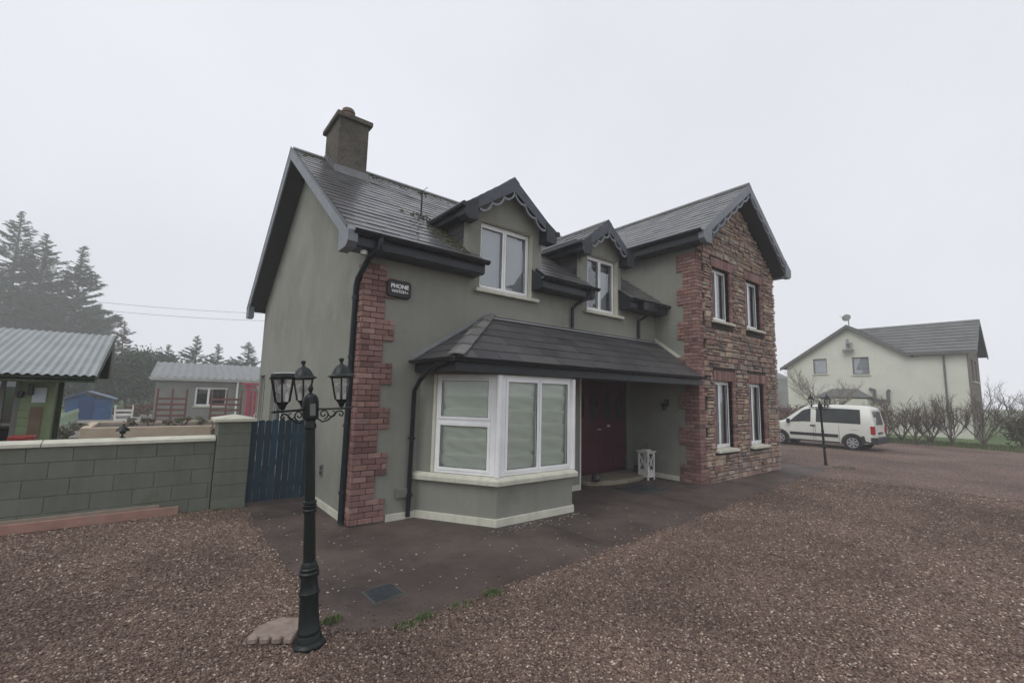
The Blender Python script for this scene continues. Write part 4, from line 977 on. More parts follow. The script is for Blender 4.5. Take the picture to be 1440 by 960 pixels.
mb = MB(); mb.tube([(6.95, -.02, .70), (6.95, -.02, .80), (7.0, -.02, .86), (7.05, -.02, .80), (7.05, -.02, .70)], .008, 6); mb.build('handle', m_iron, T)
mb = MB(); mb.lathe([(.035, .25), (.035, .38)], (7.0, -.02, 0), 12); mb.build('candle', m_white2, T)
def ball(name, x, y, z, r_, label, grp=None):
    mb = MB(); mb.lathe([(r_*.6, 0), (r_*.95, r_*.3), (r_, r_*.8), (r_*.85, r_*1.3), (r_*.4, r_*1.7), (.02, r_*1.75)], (x, y, z), 14)
    for k in range(6): mb.tube([(x+r_*1.0*math.cos(k+t)*math.sin(t), y+r_*math.sin(k+t)*math.sin(t), z+r_*.85-r_*.85*math.cos(t)) for t in np.linspace(.4, 2.7, 6)], .006, 4)
    return tag(mb.build(name, m_iron2, smooth=True), label, 'ornament', grp)
ball('stone_ball', 5.28, .05, .122, .10, 'dark round ornament at the left end of the doorstep')
ball('stone_ball', 7.22, .42, .122, .085, 'dark round ornament at the right end of the doorstep')
# wall mounted porch light on the wing side
mb = MB(); mb.box(WX0-.02, -.35, 1.75, WX0-.001, -.25, 1.9); mb.tube([(WX0-.01, -.3, 1.86), (WX0-.09, -.3, 1.9), (WX0-.13, -.3, 1.82)], .01, 6); mb.lathe([(.03, 0), (.06, .13), (.07, .14), (.01, .19)], (WX0-.13, -.3, 1.64), 8)
tag(mb.build('wall_light', m_iron), 'black wall light on the porch side of the stone wing', 'wall light')

# weeds at the path edge
def tuft(x, y, z, n_, h_, sp, label, name='weed_tuft', mat=None, grp='weeds growing through the gravel at the path edge'):
    a = rng.uniform(0, 6.28, n_); rr_ = rng.random(n_)**.5*sp; bx, by = x+rr_*np.cos(a), y+rr_*np.sin(a)*.6
    hh_ = h_*rng.uniform(.5, 1, n_); la = rng.uniform(0, 6.28, n_); ln = hh_*rng.uniform(.2, .9, n_); wd = rng.uniform(.003, .007, n_)
    ox, oy = np.cos(la+1.57)*wd, np.sin(la+1.57)*wd
    V_ = np.stack([np.stack([bx-ox, by-oy, np.full(n_, z)], 1), np.stack([bx+ox, by+oy, np.full(n_, z)], 1), np.stack([bx+ln*np.cos(la), by+ln*np.sin(la), z+hh_], 1)], 1).reshape(-1, 3)
    ob = npmesh(name, V_, np.arange(3*n_).reshape(-1, 3), rng.random(n_), mat or m_grassb, origin=(x, y, z))
    return tag(ob, label, 'weed', grp)
tuft(-1.0, -2.52, .02, 150, .06, .10, 'green weed tuft just right of the lamp base')
tuft(-.52, -2.97, .03, 200, .035, .12, 'bright weed tuft nearest the camera on the path edge')
tuft(-.36, -2.93, .03, 160, .05, .09, 'weed tuft beside a pale stone on the path edge')
tuft(.02, -2.93, .03, 120, .04, .13, 'low yellowish weed strip on the path edge')
tuft(.38, -2.90, .03, 200, .05, .11, 'weed tuft farthest along the front path edge')
tuft(13.6, -2.15, .03, 260, .05, .45, 'mossy weeds at the far path corner by the second lamp post')
tuft(-1.35, 1.95, .03, 90, .05, .12, 'few weeds at the foot of the gate pillar')

# ---------------------------------------------------------------- boundary wall, pillar, gate, timber
T = thing('boundary_wall', 'green painted block wall with cream coping left of the gate pillar', 'wall', (-4, 2.2, 0))
mb = MB(); zc = 0; row = 0; XL = -8.2
mb.box(XL, 2.10, -.05, -1.47, 2.29, 1.09, 1, .5)
while zc < 1.05:
    hh_ = min(.222, 1.09-zc); x = XL+(row % 2)*.225-.3; rs2 = random.Random(row)
    while x < -1.48:
        x1_ = min(x+.45, -1.475); xa = max(x, XL)
        if x1_-xa > .03: mb.box(xa+.003, 2.088+rs2.uniform(-.002, .002), zc+.004, x1_-.003, 2.11, zc+hh_-.004)
        x += .45
    zc += .222; row += 1
mb.build('block_courses', [m_block, m_block], T, bevel=.004)
mb = MB(); x = XL
for xa, xb in ((XL, -6.3), (-6.3, -3.42), (-3.42, -1.475)):
    mb.prism([(xa+.004, 2.05, 1.09), (xa+.004, 2.34, 1.09), (xa+.004, 2.34, 1.14), (xa+.004, 2.195, 1.175), (xa+.004, 2.05, 1.14)], (xb-xa-.008, 0, 0))
mb.build('coping', m_cream, T, bevel=.005)
T = thing('gate_pillar', 'square green block pillar with pale pyramid cap beside the navy gate', 'pillar', (-1.22, 2.2, 0))
mb = MB()
for k in range(7): 
    z0_ = k*.2; mb.box(-1.465, 2.02, z0_+(.0 if k else -.05), -1.0, 2.48, z0_+.194)
mb.box(-1.455, 2.03, 0, -1.01, 2.47, 1.4)
mb.build('block_courses', m_block, T, bevel=.006)
mb = MB(); mb.box(-1.53, 1.955, 1.39, -.935, 2.545, 1.435); mb.add([(-1.53, 1.955, 1.435), (-.935, 1.955, 1.435), (-.935, 2.545, 1.435), (-1.53, 2.545, 1.435), (-1.232, 2.25, 1.50)], [(0, 1, 4), (1, 2, 4), (2, 3, 4), (3, 0, 4)]); mb.build('pillar_cap', m_cream, T, bevel=.004)
T = thing('garden_gate', 'navy blue wooden gate with rounded picket tops between pillar and house', 'gate', (-.5, 2.2, 0))
n_ = 9
for k in range(n_):
    mb = MB(); wdt = .955/n_; x0_ = -.985+k*wdt; zt = 1.37+random.uniform(-.008, .008); cxx = x0_+wdt/2; hw_ = wdt/2-.0035
    mb.prism([(cxx-hw_, 2.19, .05), (cxx+hw_, 2.19, .05)]+[(cxx+hw_*math.cos(t), 2.19, zt+.028*math.sin(t)) for t in np.linspace(0, math.pi, 8)], (0, .02, 0))
    mb.build('picket', m_gate, T, bevel=.002)
mb = MB(); mb.box(-.985, 2.212, .25, -.03, 2.24, .36); mb.box(-.985, 2.212, 1.05, -.03, 2.24, 1.16)
mb.prism([(-.95, 2.241, .36), (-.85, 2.241, .36), (-.08, 2.241, 1.05), (-.18, 2.241, 1.05)], (0, .02, 0)); mb.build('rail', m_gate, T)
mb = MB(); a, b = Vector((-8.0, 1.93, .03)), Vector((-1.87, 1.99, .03)); mb.obox(a, b-a, (0, .045, 0), (0, 0, .125))
tag(mb.build('timber_plank', m_timber, bevel=.006), 'long reddish plank lying along the foot of the block wall', 'plank')
mb = MB(); a, b = Vector((-8.0, 1.99, .03)), Vector((-2.1, 2.045, .03)); mb.obox(a, b-a, (0, .03, 0), (0, 0, .165)); 
tag(mb.build('timber_plank', M('grey_timber', (.24, .20, .16), (.31, .25, .20), 9, .8), bevel=.004), 'greyish board standing between the reddish plank and the wall', 'plank')
n_ = 40; lf = MB()
for k in range(34):
    x_, y_ = -1.9+random.gauss(.25, .18), 1.75+random.gauss(0, .09)
    a_ = random.random()*6.28; s_ = random.uniform(.012, .025); lf.add([(x_-s_*math.cos(a_), y_-s_*math.sin(a_), .05), (x_+s_*.5*math.sin(a_), y_-s_*.5*math.cos(a_), .052), (x_+s_*math.cos(a_), y_+s_*math.sin(a_), .05), (x_-s_*.5*math.sin(a_), y_+s_*.5*math.cos(a_), .058)], [(0, 1, 2, 3)])
tag(lf.build('fallen_leaves', M('yellow_leaf', (.36, .33, .10), (.28, .2, .09), 30, .7)), 'small yellow leaves on the gravel by the wall', 'leaves', kind='stuff')
mb = MB(); c = (-2.62, 2.2, 1.175)
mb.lathe([(.03, 0), (.03, .015), (.012, .02), (.012, .05), (.035, .055), (.04, .10)], c, 10); mb.lathe([(.085, .095), (.075, .12), (.045, .15), (.02, .165), (.012, .18), (.015, .19), (.004, .20)], c, 14)
tag(mb.build('solar_light', m_iron, smooth=True, smang=40), 'small black domed garden light on the wall coping', 'garden light')

# ---------------------------------------------------------------- garden behind the wall
def corrugated(mb, P, U, V, W, L, pitch, amp, th=.006, mi=0):
    P, U, V = Vector(P), Vector(U).normalized(), Vector(V).normalized(); N = U.cross(V).normalized(); N = N if N.z > 0 else -N
    n_ = int(W/pitch*8); pts = []
    for i in range(n_+1):
        u = W*i/n_; h_ = amp*(.5+.5*math.cos(2*math.pi*u/pitch)); pts.append((u, h_))
    vs_ = [P+U*u+N*h_ for u, h_ in pts]+[P+U*u+N*h_+V*L for u, h_ in pts]+[P+U*u+N*(h_-th) for u, h_ in pts]+[P+U*u+N*(h_-th)+V*L for u, h_ in pts]; k = n_+1
    mb.add(vs_, [(i, i+1, k+i+1, k+i) for i in range(n_)]+[(2*k+i, 3*k+i, 3*k+i+1, 2*k+i+1) for i in range(n_)]+[(i, 2*k+i, 2*k+i+1, i+1) for i in range(n_)], mi, .5)
# cabin on the left
T = thing('garden_cabin', 'lime green timber cabin with corrugated metal roof at the left edge', 'cabin', (-6, 5, 0))
yE, zE, yR, zR = 3.4, 2.06, 6.3, 2.97; xR = -3.07
Vc = Vector((0, yR-yE, zR-zE)); mb = MB(); corrugated(mb, (-9.2, yE, zE), X, Vc, 9.2+xR, Vc.length, .105, .028)
mb.box(-9.2, yE+.05, zE-.07, xR-.03, yE+.08, zE-.01, 1)
ro = mb.build('cabin_roof', [m_steel, m_limedk], T)
for f_ in (): pass
mb = MB(); mb.prism([(xR-.02, yE+.02, zE-.06), (xR-.02, yE+.02, zE-.01), (xR-.02, yR, zR-.01), (xR-.02, yR+.05, zR-.01), (xR-.02, yR+.05, 2.06), (xR-.02, yR-.5, 2.06), (xR-.02, yR-.5, zR-.30)], (.03, 0, 0), 1)
mb.prism([(xR-.02, yE+.05, zE-.10), (xR-.02, yR, zR-.06), (xR-.02, yR, zR-.02), (xR-.02, yE+.05, zE-.04)], (-6.1, 0, 0), 1)
mb.box(-9.2, yR+.02, 2.06, xR-.05, yR+.05, zR-.02, 1); mb.build('verge_board', [m_limedk, m_limedk], T)
xw, yw = -3.60, 4.1; mb = MB(); opening = [(-4.62, -3.93)]
def boards(mb, xa, xb, y, z0, z1, n, mi=0):
    k = int((z1-z0)/.125); 
    for i in range(k+1):
        a = z0+i*.125; b = min(a+.121, z1)
        if b-a > .02: mb.box(xa, y, a, xb, y+.04, b, mi)
boards(mb, -9.2, -4.42, yw, 0, 2.15, 0); boards(mb, -4.0, xw-.07, yw, 0, 2.15, 0); mb.box(-4.42, yw, 1.95, -4.0, yw+.04, 2.25)
mb.box(xw-.07, yw-.02, 0, xw, yw+.05, 2.2)
for i in range(17): mb.box(xw-.03, yw+.05, i*.125, xw-.005, yw+.4, i*.125+.121); mb.box(-4.35, yw+.42, i*.125, -4.32, yR, i*.125+.121)
mb.box(-4.35, yw+.4, 0, xw-.005, yw+.42, 2.25)
mb.box(-9.2, yR-.05, 0, -4.35, yR, 2.6)
mb.build('wall', m_lime, T)
mb = MB(); mb.box(-4.42, yw-.012, .0, -4.36, yw+.03, 1.95, 0); mb.box(-4.06, yw-.012, .0, -4.0, yw+.03, 1.95, 0); mb.box(-4.22, yw-.01, 0, -4.17, yw+.02, 1.95, 0); mb.build('door', m_vent, T)
mb = MB(); mb.box(-4.36, yw+.02, 0, -4.06, yw+.03, 1.95); mb.build('door_glass', m_carglass, T)
mb = MB(); mb.box(-4.60, yw-.03, 0, -4.47, yw-.005, 1.8); mb.box(-3.86, yw-.02, .7, -3.72, yw-.004, 1.55); mb.build('panel', m_brown, T)
mb = MB(); mb.box(-3.86, yw-.02, 1.62, -3.70, yw-.004, 1.86); mb.build('window_pane', m_curt, T)
mb = MB(); mb.box(xw+.0, yw+.3, 0, xw+.06, yw+.38, 2.1); mb.build('corner_pipe', m_limedk, T)
mb = MB(); mb.box(-4.02, yw-.10, 1.70, -3.95, yw-.0, 1.80); mb.box(-3.90, yw-.12, 1.74, -3.84, yw-.0, 1.92)
tag(mb.build('wall_speaker', m_black, bevel=.01), 'pair of small black boxes fixed to the green cabin wall', 'light')
mb = MB(); mb.prism([(-3.86, 3.05, .0), (-3.66, 3.05, .0), (-3.66, 3.25, .0), (-3.86, 3.25, .0)], (0, 0, 1.12)); mb.box(-3.89, 3.0, 1.09, -3.63, 3.28, 1.165); mb.box(-3.80, 2.985, 1.12, -3.7, 3.0, 1.15)
tag(mb.build('red_bin', m_red, bevel=.01), 'red plastic bin behind the wall in front of the cabin', 'bin')

# outbuilding
T = thing('outbuilding', 'long grey rendered shed with ribbed metal roof and white gutter behind the gate', 'outbuilding', (1, 21, 0))
P = Vector((-2.25, 21.7, 0)); Uo = Vector((4.02, -3.21, 0)).normalized(); Uo = Vector((1, -.05, 0)).normalized()
No = Vector((Uo.y, -Uo.x, 0)); Bk = -No
def op(u, v, z): return P+Uo*u+Bk*v+Z*z
zo = 2.38
mb = MB(); Lo = 9.0
cells(mb, op(0, 0, 0), Uo, Z, Lo, zo, [(1.62, 1.0, 3.02, 1.95)]); reveal(mb, op(0, 0, 0), Uo, Z, No, (1.62, 1.0, 3.02, 1.95), .12)
mb.poly([op(0, 0, 0), op(0, 0, zo), op(0, 4.5, zo+.9), op(0, 4.5, 0)], 0, .5); mb.poly([op(0, 4.5, 0), op(Lo, 4.5, 0), op(Lo, 4.5, zo+.9), op(0, 4.5, zo+.9)], 0, .5)
mb.build('wall', m_out, T)
mb = MB(); VV = (op(0, 4.5, zo+.95)-op(0, -.15, zo+.02)); corrugated(mb, op(-.25, -.15, zo+.02), Uo, VV, Lo+.3, VV.length, .33, .05); mb.build('shed_roof', m_steel2, T)
mb = MB(); gutter_run(mb, op(-.3, -.2, zo+.02), op(Lo, -.2, zo+.02), .06); mb.obox(op(-.25, -.14, zo-.12), Uo*(Lo+.25), No*-.02, Z*.15); mb.tube([op(3.45, -.2, zo), op(3.45, -.06, zo-.2), op(3.45, -.06, .1)], .045, 8); mb.build('gutter', m_white, T)
mb = MB(); 
for a, b, c, d in ((1.62, 1.0, 1.70, 1.95), (2.94, 1.0, 3.02, 1.95), (1.70, 1.0, 2.94, 1.08), (1.70, 1.87, 2.94, 1.95), (2.15, 1.08, 2.24, 1.87)): mb.obox(op(a, .05, b), Uo*(c-a), Z*(d-b), Bk*.05)
wo = mb.build('window', m_white, T); mb = MB(); mb.poly([op(1.7, .08, 1.08), op(2.94, .08, 1.08), op(2.94, .08, 1.87), op(1.7, .08, 1.87)]); mb.build('pane', m_carglass, wo)
mb = MB(); mb.obox(op(1.55, -.04, .93), Uo*1.55, Z*.07, Bk*.1); mb.build('sill', m_cream, wo)
# trellises and pink gate
def trellis(P_, U_, nb, wdt, hp, hr, label):
    T = thing('trellis', label, 'trellis', P_, 'red brown slatted trellises'); P_ = Vector(P_); U_ = Vector(U_).normalized()
    for k in range(nb+1):
        mb = MB(); mb.obox(P_+U_*(k*wdt-.04), U_*.08, Vector((-U_.y, U_.x, 0))*.08, Z*hp); mb.build('post', m_trellis, T)
    mb = MB(); z_ = .35
    while z_ < hr: mb.obox(P_+U_*.0+Z*z_-Vector((-U_.y, U_.x, 0))*.02, U_*nb*wdt, Vector((-U_.y, U_.x, 0))*.02, Z*.10); z_ += .25
    mb.build('slats', m_trellis, T); return T
trellis((-2.15, 19.1, 0), (1, -.12, 0), 2, .53, 1.85, 1.55, 'left two-bay red brown trellis in front of the grey outbuilding')
trellis((-.15, 18.8, 0), (1, -.12, 0), 2, .60, 1.85, 1.55, 'right red brown trellis overlapping the outbuilding window')
T = thing('pink_gateway', 'pink painted wooden gateway at the end of the grey outbuilding', 'gateway', (2.0, 16.5, 0))
mb = MB(); mb.box(1.28, 16.5, 0, 1.42, 16.64, 2.2); mb.box(2.15, 16.5, 0, 2.29, 16.64, 2.2); mb.box(1.10, 16.48, 2.08, 2.45, 16.66, 2.2); mb.box(1.20, 16.49, 1.94, 2.35, 16.65, 2.02); mb.build('frame', m_pink, T)
mb = MB()
for k in range(5): mb.box(1.44+k*.14, 16.54, .1, 1.54+k*.14, 16.57, 1.85)
mb.build('pickets', m_pink, T)
mb = MB(); mb.lathe([(.12, 0), (.14, .1), (.13, .2), (.05, .26)], (1.92, 16.36, 1.50), 12); mb.box(1.88, 16.36, 1.52, 1.96, 16.5, 1.6)
pts = [(1.92, 16.34, 1.5), (1.95, 16.34, 1.2), (1.80, 16.34, .95), (1.62, 16.34, .75), (1.70, 16.34, .55), (1.92, 16.34, .55), (1.98, 16.34, .8), (1.86, 16.34, 1.0)]; mb.tube(pts, .022, 6); mb.tube([(1.90, 16.36, 1.72), (1.70, 16.38, 1.95), (1.65, 16.42, 2.05)], .014, 5)
HR = tag(mb.build('hose_reel', m_white2, smooth=True, smang=40), 'white hose reel with looped hose on the pink gateway', 'hose reel')
for o_ in (T, HR): o_.location.x -= .35
# raised bed, bench, fence, shed, crates
T = thing('raised_bed', 'long raised garden bed with sand coloured rendered sides', 'raised bed', (-1, 17, 0))
mb = MB(); mb.box(-4.15, 14.6, 0, 1.2, 14.85, .47); mb.box(-4.15, 14.85, 0, -3.9, 18.2, .47); mb.box(-3.9, 17.95, 0, 1.2, 18.2, .47); mb.box(.95, 14.85, 0, 1.2, 17.95, .47); mb.build('bed_wall', m_bed, T, bevel=.01)
mb = MB(); mb.box(-3.9, 14.85, 0, .95, 17.95, .38); mb.build('soil', m_soil, T)
def leafball(name, c, rad, n_, ls, mat, label, cat, grp=None, trunk=None, parent=None, seed=0, shell=.45):
    g = np.random.default_rng(seed); c = np.array(c, float); rad = np.array(rad, float)
    K = max(3, int(n_/140)); cl = g.normal(0, 1, (K, 3)); cl /= np.linalg.norm(cl, axis=1)[:, None]; cl *= (shell+(1-shell)*g.random((K, 1)))*.8
    idx = g.integers(0, K, n_); p = cl[idx]+g.normal(0, .17, (n_, 3)); p = c+p*rad; p[:, 2] = np.maximum(p[:, 2], c[2]-rad[2]*.98)
    d1 = g.normal(0, 1, (n_, 3)); d1 /= np.linalg.norm(d1, axis=1)[:, None]; d2 = np.cross(d1, g.normal(0, 1, (n_, 3))); d2 /= np.linalg.norm(d2, axis=1)[:, None]
    s = (ls*g.uniform(.6, 1.3, n_))[:, None]; V_ = np.stack([p-d1*s, p+d2*s*.45, p+d1*s, p-d2*s*.45], 1).reshape(-1, 3)
    rv = np.clip(g.random(K)[idx]*.6+g.random(n_)*.4, 0, 1)
    return V_, np.arange(4*n_).reshape(-1, 4), rv
def bush(name, c, rad, n_, ls, mat, label, cat='bush', grp=None, seed=0, stems=True):
    T = thing(name, label, cat, (c[0], c[1], max(0, c[2]-rad[2])), grp)
    V_, F_, rv = leafball(name, c, rad, n_, ls, mat, label, cat, seed=seed); npmesh('foliage', V_, F_, rv, mat, T)
    mb = MB(); z0_ = c[2]-rad[2]
    for k in range(5):
        a = random.uniform(0, 6.28); mb.tube([(c[0]+.05*math.cos(a), c[1]+.05*math.sin(a), z0_), (c[0]+rad[0]*.5*math.cos(a), c[1]+rad[1]*.5*math.sin(a), c[2]+rad[2]*.4)], [.03*rad[0]+.01, .008], 5)
    mb.build('stem', m_bark, T); return T
for k, (x_, y_, r_, h_) in enumerate(((-2.9, 15.4, .3, .18), (-2.3, 16.2, .35, .2), (-1.7, 15.6, .3, .16), (-1.2, 16.6, .4, .24), (-.7, 15.8, .3, .2))):
    bush('garden_plant', (x_, y_, .38+h_), (r_, r_, h_), 260, .06, m_flower, ['low leafy plant at the near left of the raised bed', 'low green plant second from the left in the raised bed', 'small plant in the middle of the raised bed', 'larger leafy clump right of the middle of the raised bed', 'small plant at the right of the raised bed'][k], 'plant', 'plants in the raised bed', seed=k)
bush('rose_bush', (-.30, 13.9, .52), (.4, .3, .5), 300, .05, m_beech, 'reddish leafy bush in front of the raised bed near the pillar', 'bush', seed=9)
bush('trailing_plant', (-4.55, 16.2, .35), (.55, .7, .33), 900, .07, m_hedge, 'olive spreading plant between the green fence and the raised bed', 'plant', seed=10)
T = thing('garden_bench', 'small white garden bench beyond the raised bed', 'bench', (-3.3, 21, 0))
bx, by = -3.25, 19.6; mb = MB(); mb.box(bx-.28, by-.2, .42, bx+.28, by+.2, .47); mb.build('seat', m_white2, T)
mb = MB(); mb.box(bx-.28, by+.18, .62, bx+.28, by+.21, .72); mb.box(bx-.28, by+.18, .80, bx+.28, by+.21, .90)
for s in (-1, 1): mb.tube([(bx+s*.28, by+.2, .42), (bx+s*.30, by+.2, 1.0), (bx+s*.28, by+.2, 1.08)], .035, 6)
mb.build('backrest', m_white2, T)
for s in (-1, 1):
    for t in (-1, 1): mb = MB(); mb.box(bx+s*.25-.03, by+t*.17-.03, 0, bx+s*.25+.03, by+t*.17+.03, .42); mb.build('leg', m_white2, T)
T = thing('picket_fence', 'low pale green fence running back beside the cabin', 'fence', (-4.9, 18, 0))
mb = MB(); mp = MB(); a = Vector((-5.15, 17.2, 0)); b = Vector((-5.25, 25.5, 0)); d = (b-a); n_ = 44
for k in range(n_):
    q = a+d*k/n_; mb.obox(q, d/n_*.8, (0.03, 0, 0), (0, 0, .70+.03*math.sin(k*2.1)))
mb.obox(a+Vector((.03, 0, .55)), d, (.03, 0, 0), (0, 0, .07)); mb.obox(a+Vector((.03, 0, .2)), d, (.03, 0, 0), (0, 0, .07)); mb.build('pickets', m_picket, T)
mb = MB()
for k in range(9):
    q = Vector((-5.9+k*.11, 17.15, 0)); mb.obox(q, (.1, 0, 0), (0, .03, 0), (0, 0, .88))
mb.build('pickets', m_picket, T)
T = thing('blue_shed', 'small blue garden shed with grey felt roof before the dark trees', 'shed', (-5.2, 28.5, 0))
mb = MB(); sx0, sx1, sy0, sy1 = -6.0, -4.15, 28, 30.0
for k in range(9): mb.box(sx0, sy0, k*.13, sx1, sy1, k*.13+.124)
mb.prism([(sx0, sy0+.02, 1.17), (sx0+1.2, sy0+.02, 1.17), (sx0+.6, sy0+.02, 1.5)], (0, .05, 0)); mb.build('wall', m_blue, T)
mb = MB(); cx_ = (sx0+sx1)/2-.1
mb.prism([(sx0-.18, sy0-.2, 1.12), (cx_, sy0-.2, 1.55), (cx_, sy0-.2, 1.60), (sx0-.18, sy0-.2, 1.17)], (0, 2.4, 0)); mb.prism([(sx1+.2, sy0-.2, 1.12), (cx_, sy0-.2, 1.55), (cx_, sy0-.2, 1.60), (sx1+.2, sy0-.2, 1.17)], (0, 2.4, 0)); mb.build('shed_roof', m_shedroof, T)
mb = MB(); mb.box(sx0+.5, sy0-.03, .05, sx0+1.15, sy0-.001, 1.1); mb.build('door', M('deep_blue_door', (.012, .055, .16), rough=.5), T)
mb = MB(); mb.lathe([(.45, 0), (.50, .2), (.47, .32), (.30, .38)], (-5.75, 24.2, .12), 14); mb.lathe([(.40, 0), (.40, .13)], (-5.75, 24.2, 0), 8)
m_pale = M('pale_pink_cover', (.52, .32, .30), (.62, .42, .40), 4, .6)
tag(mb.build('paddling_pool', m_pale, smooth=True, smang=40), 'pale pink covered tub in front of the blue shed', 'tub')
mb = MB()
for k in range(3): mb.box(-3.6, 32, k*.22+.1, -1.5, 32.15, k*.22+.25)
for x_ in (-3.5, -2.5, -1.6): mb.box(x_, 32.16, 0, x_+.1, 32.25, .8)
tag(mb.build('wooden_barrier', m_brown), 'low brown wooden rails by the dark trees left of the outbuilding', 'rails')
o = bush('bramble', (-3.0, 31.2, .45), (1.4, .6, .45), 900, .10, m_beech, 'red brown brambles between the blue shed and the outbuilding', 'bush', seed=12)

# ---------------------------------------------------------------- trees
def spruce(name, x, y, h, spread, n_br, mat, label, grp, seed, zb=.12, leaf=.17, thin=1., per=34):
    g = np.random.default_rng(seed); T = thing(name, label, 'tree', (x, y, 0), grp)
    mb = MB(); mb.tube([(x, y, 0), (x+.05, y, h*.5), (x, y, h*.99)], [.02*h, .011*h, .002*h], 7)
    P_ = []; D_ = []; S_ = []; rvv = []
    for i in range(n_br):
        t = zb+(1-zb)*(i/n_br)**.85; z = h*t; L = spread*((1.02-t)**.9)*g.uniform(.35, 1.2)*(1+.25*math.sin(t*23+seed)); a = g.uniform(0, 6.28)
        dz = -.10*L*(1-t)+.42*L*t; d = np.array([math.cos(a), math.sin(a), 0]); e = np.array([x, y, z])+d*L+np.array([0, 0, dz])
        mb.tube([(x, y, z), tuple(np.array([x, y, z])+d*L*.5+[0, 0, dz*.35-.03*L]), tuple(e)], [.004*h*(1-t)+.010, .012, .005], 3)
        k = int(per*(L/spread)**1.1)+5; s_ = .15+.85*g.random(k)**.6; bv = g.random()
        q = np.array([x, y, z])+d[None]*(L*s_)[:, None]; q[:, 2] += dz*s_-.08*L*np.sin(math.pi*s_)+g.normal(0, .035*L, k)
        side = np.array([-d[1], d[0], 0]); q += side[None]*(g.normal(0, .16, k)*L*(1.15-s_))[:, None]
        dr = d[None]*.9+side[None]*g.normal(0, .8, k)[:, None]+np.array([0, 0, 1])[None]*g.normal(.15, .3, k)[:, None]
        P_.append(q); D_.append(dr); S_.append(leaf*(.35+.65*min(1, L/spread*1.6))*g.uniform(.5, 1.4, k)); rvv.append(np.clip(bv*.6+g.random(k)*.4, 0, 1))
    mb.build('trunk', m_bark, T)
    p = np.concatenate(P_); d1 = np.concatenate(D_); d1 /= np.linalg.norm(d1, axis=1)[:, None]; s = np.concatenate(S_)[:, None]
    d2 = np.cross(d1, g.normal(0, 1, d1.shape)); d2 /= np.linalg.norm(d2, axis=1)[:, None]
    V_ = np.stack([p-d1*s, p+d2*s*.2, p+d1*s*1.3, p-d2*s*.2], 1).reshape(-1, 3)
    npmesh('crown', V_, np.arange(len(V_)).reshape(-1, 4), np.concatenate(rvv), mat, T); return T
def at(pxx, dist, z=0):
    """ground point in the direction of a compass bearing (degrees right of the view axis)"""
    a = YAW+R(pxx); return CX+math.sin(a)*dist, CY+math.cos(a)*dist
TG = 'tall spruces behind the cabin'
for k, (b, dist, h_, sp, lab) in enumerate([
    (-48.9, 45, 13.7, 3.6, 'tallest spruce at the left edge of the picture'),
    (-47.2, 44, 12.2, 3.5, 'tall spruce second from the left edge above the cabin roof'),
    (-44.8, 43, 11.6, 2.9, 'pointed spruce on the right of the tall group behind the cabin'),
    (-43.2, 46, 7.8, 2.6, 'shorter bushy spruce at the right foot of the tall group'),
    (-50.8, 47, 12.8, 3.4, 'spruce cut off by the left picture edge')]):
    kd = 2.2; x_, y_ = at(b, dist*kd); h_ = (h_-1.9)*kd+1.9; sp *= kd*1.15; spruce('spruce_tree', x_, y_, h_, sp, 400, m_need, lab, TG, 20+k, per=105, leaf=.50)
TS = 'small conifers beyond the outbuilding'
for k, (b, dist, h_, sp, mt, lab) in enumerate([
    (-41.2, 40, 6.3, 1.7, m_needb, 'thin brownish conifer standing alone right of the cabin roof'),
    (-37.6, 44, 5.2, 1.5, m_need, 'small conifer just left of the outbuilding roof'),
    (-35.3, 43, 6.0, 1.7, m_need, 'taller pointed conifer above the outbuilding roof'),
    (-33.4, 45, 5.6, 1.5, m_need, 'middle conifer above the outbuilding roof'),
    (-30.6, 42, 5.7, 2.0, m_need, 'ragged conifer nearest the house wall'),
    (-32.0, 47, 4.5, 1.5, m_need, 'low conifer half hidden by the outbuilding roof')]):
    kd = 1.7; x_, y_ = at(b, dist*kd); h_ = (h_-1.9)*kd+1.9; sp *= kd; spruce('conifer', x_, y_, h_, sp*1.15, 190, mt, lab, TS, 40+k, per=70, leaf=.30)
for k, (b, dist, rz_, rr_, lab) in enumerate([(-45.5, 36, 1.9, 2.6, 'dark evergreen mass behind the cabin and blue shed'), (-42.6, 35, 1.7, 2.1, 'dark evergreen bush right behind the blue shed'), (-40.3, 34, 2.1, 2.0, 'dark evergreen between the shed and the outbuilding'), (-38.2, 38, 2.4, 2.2, 'tall dark evergreen at the left end of the outbuilding'), (-48.5, 37, 2.2, 2.8, 'dark evergreen behind the green cabin'), (-35.5, 42, 1.9, 2.6, 'dark bushes behind the outbuilding roof'), (-31.5, 42, 1.8, 2.6, 'dark bushes behind the outbuilding near the house')]):
    dist *= 1.5; rz_ *= 1.22; rr_ *= 1.3; x_, y_ = at(b, dist); bush('evergreen_bush', (x_, y_, rz_*.98), (rr_, rr_, rz_), 9000, .15, m_leaf, lab, 'bush', 'dark evergreens closing the garden', seed=60+k)
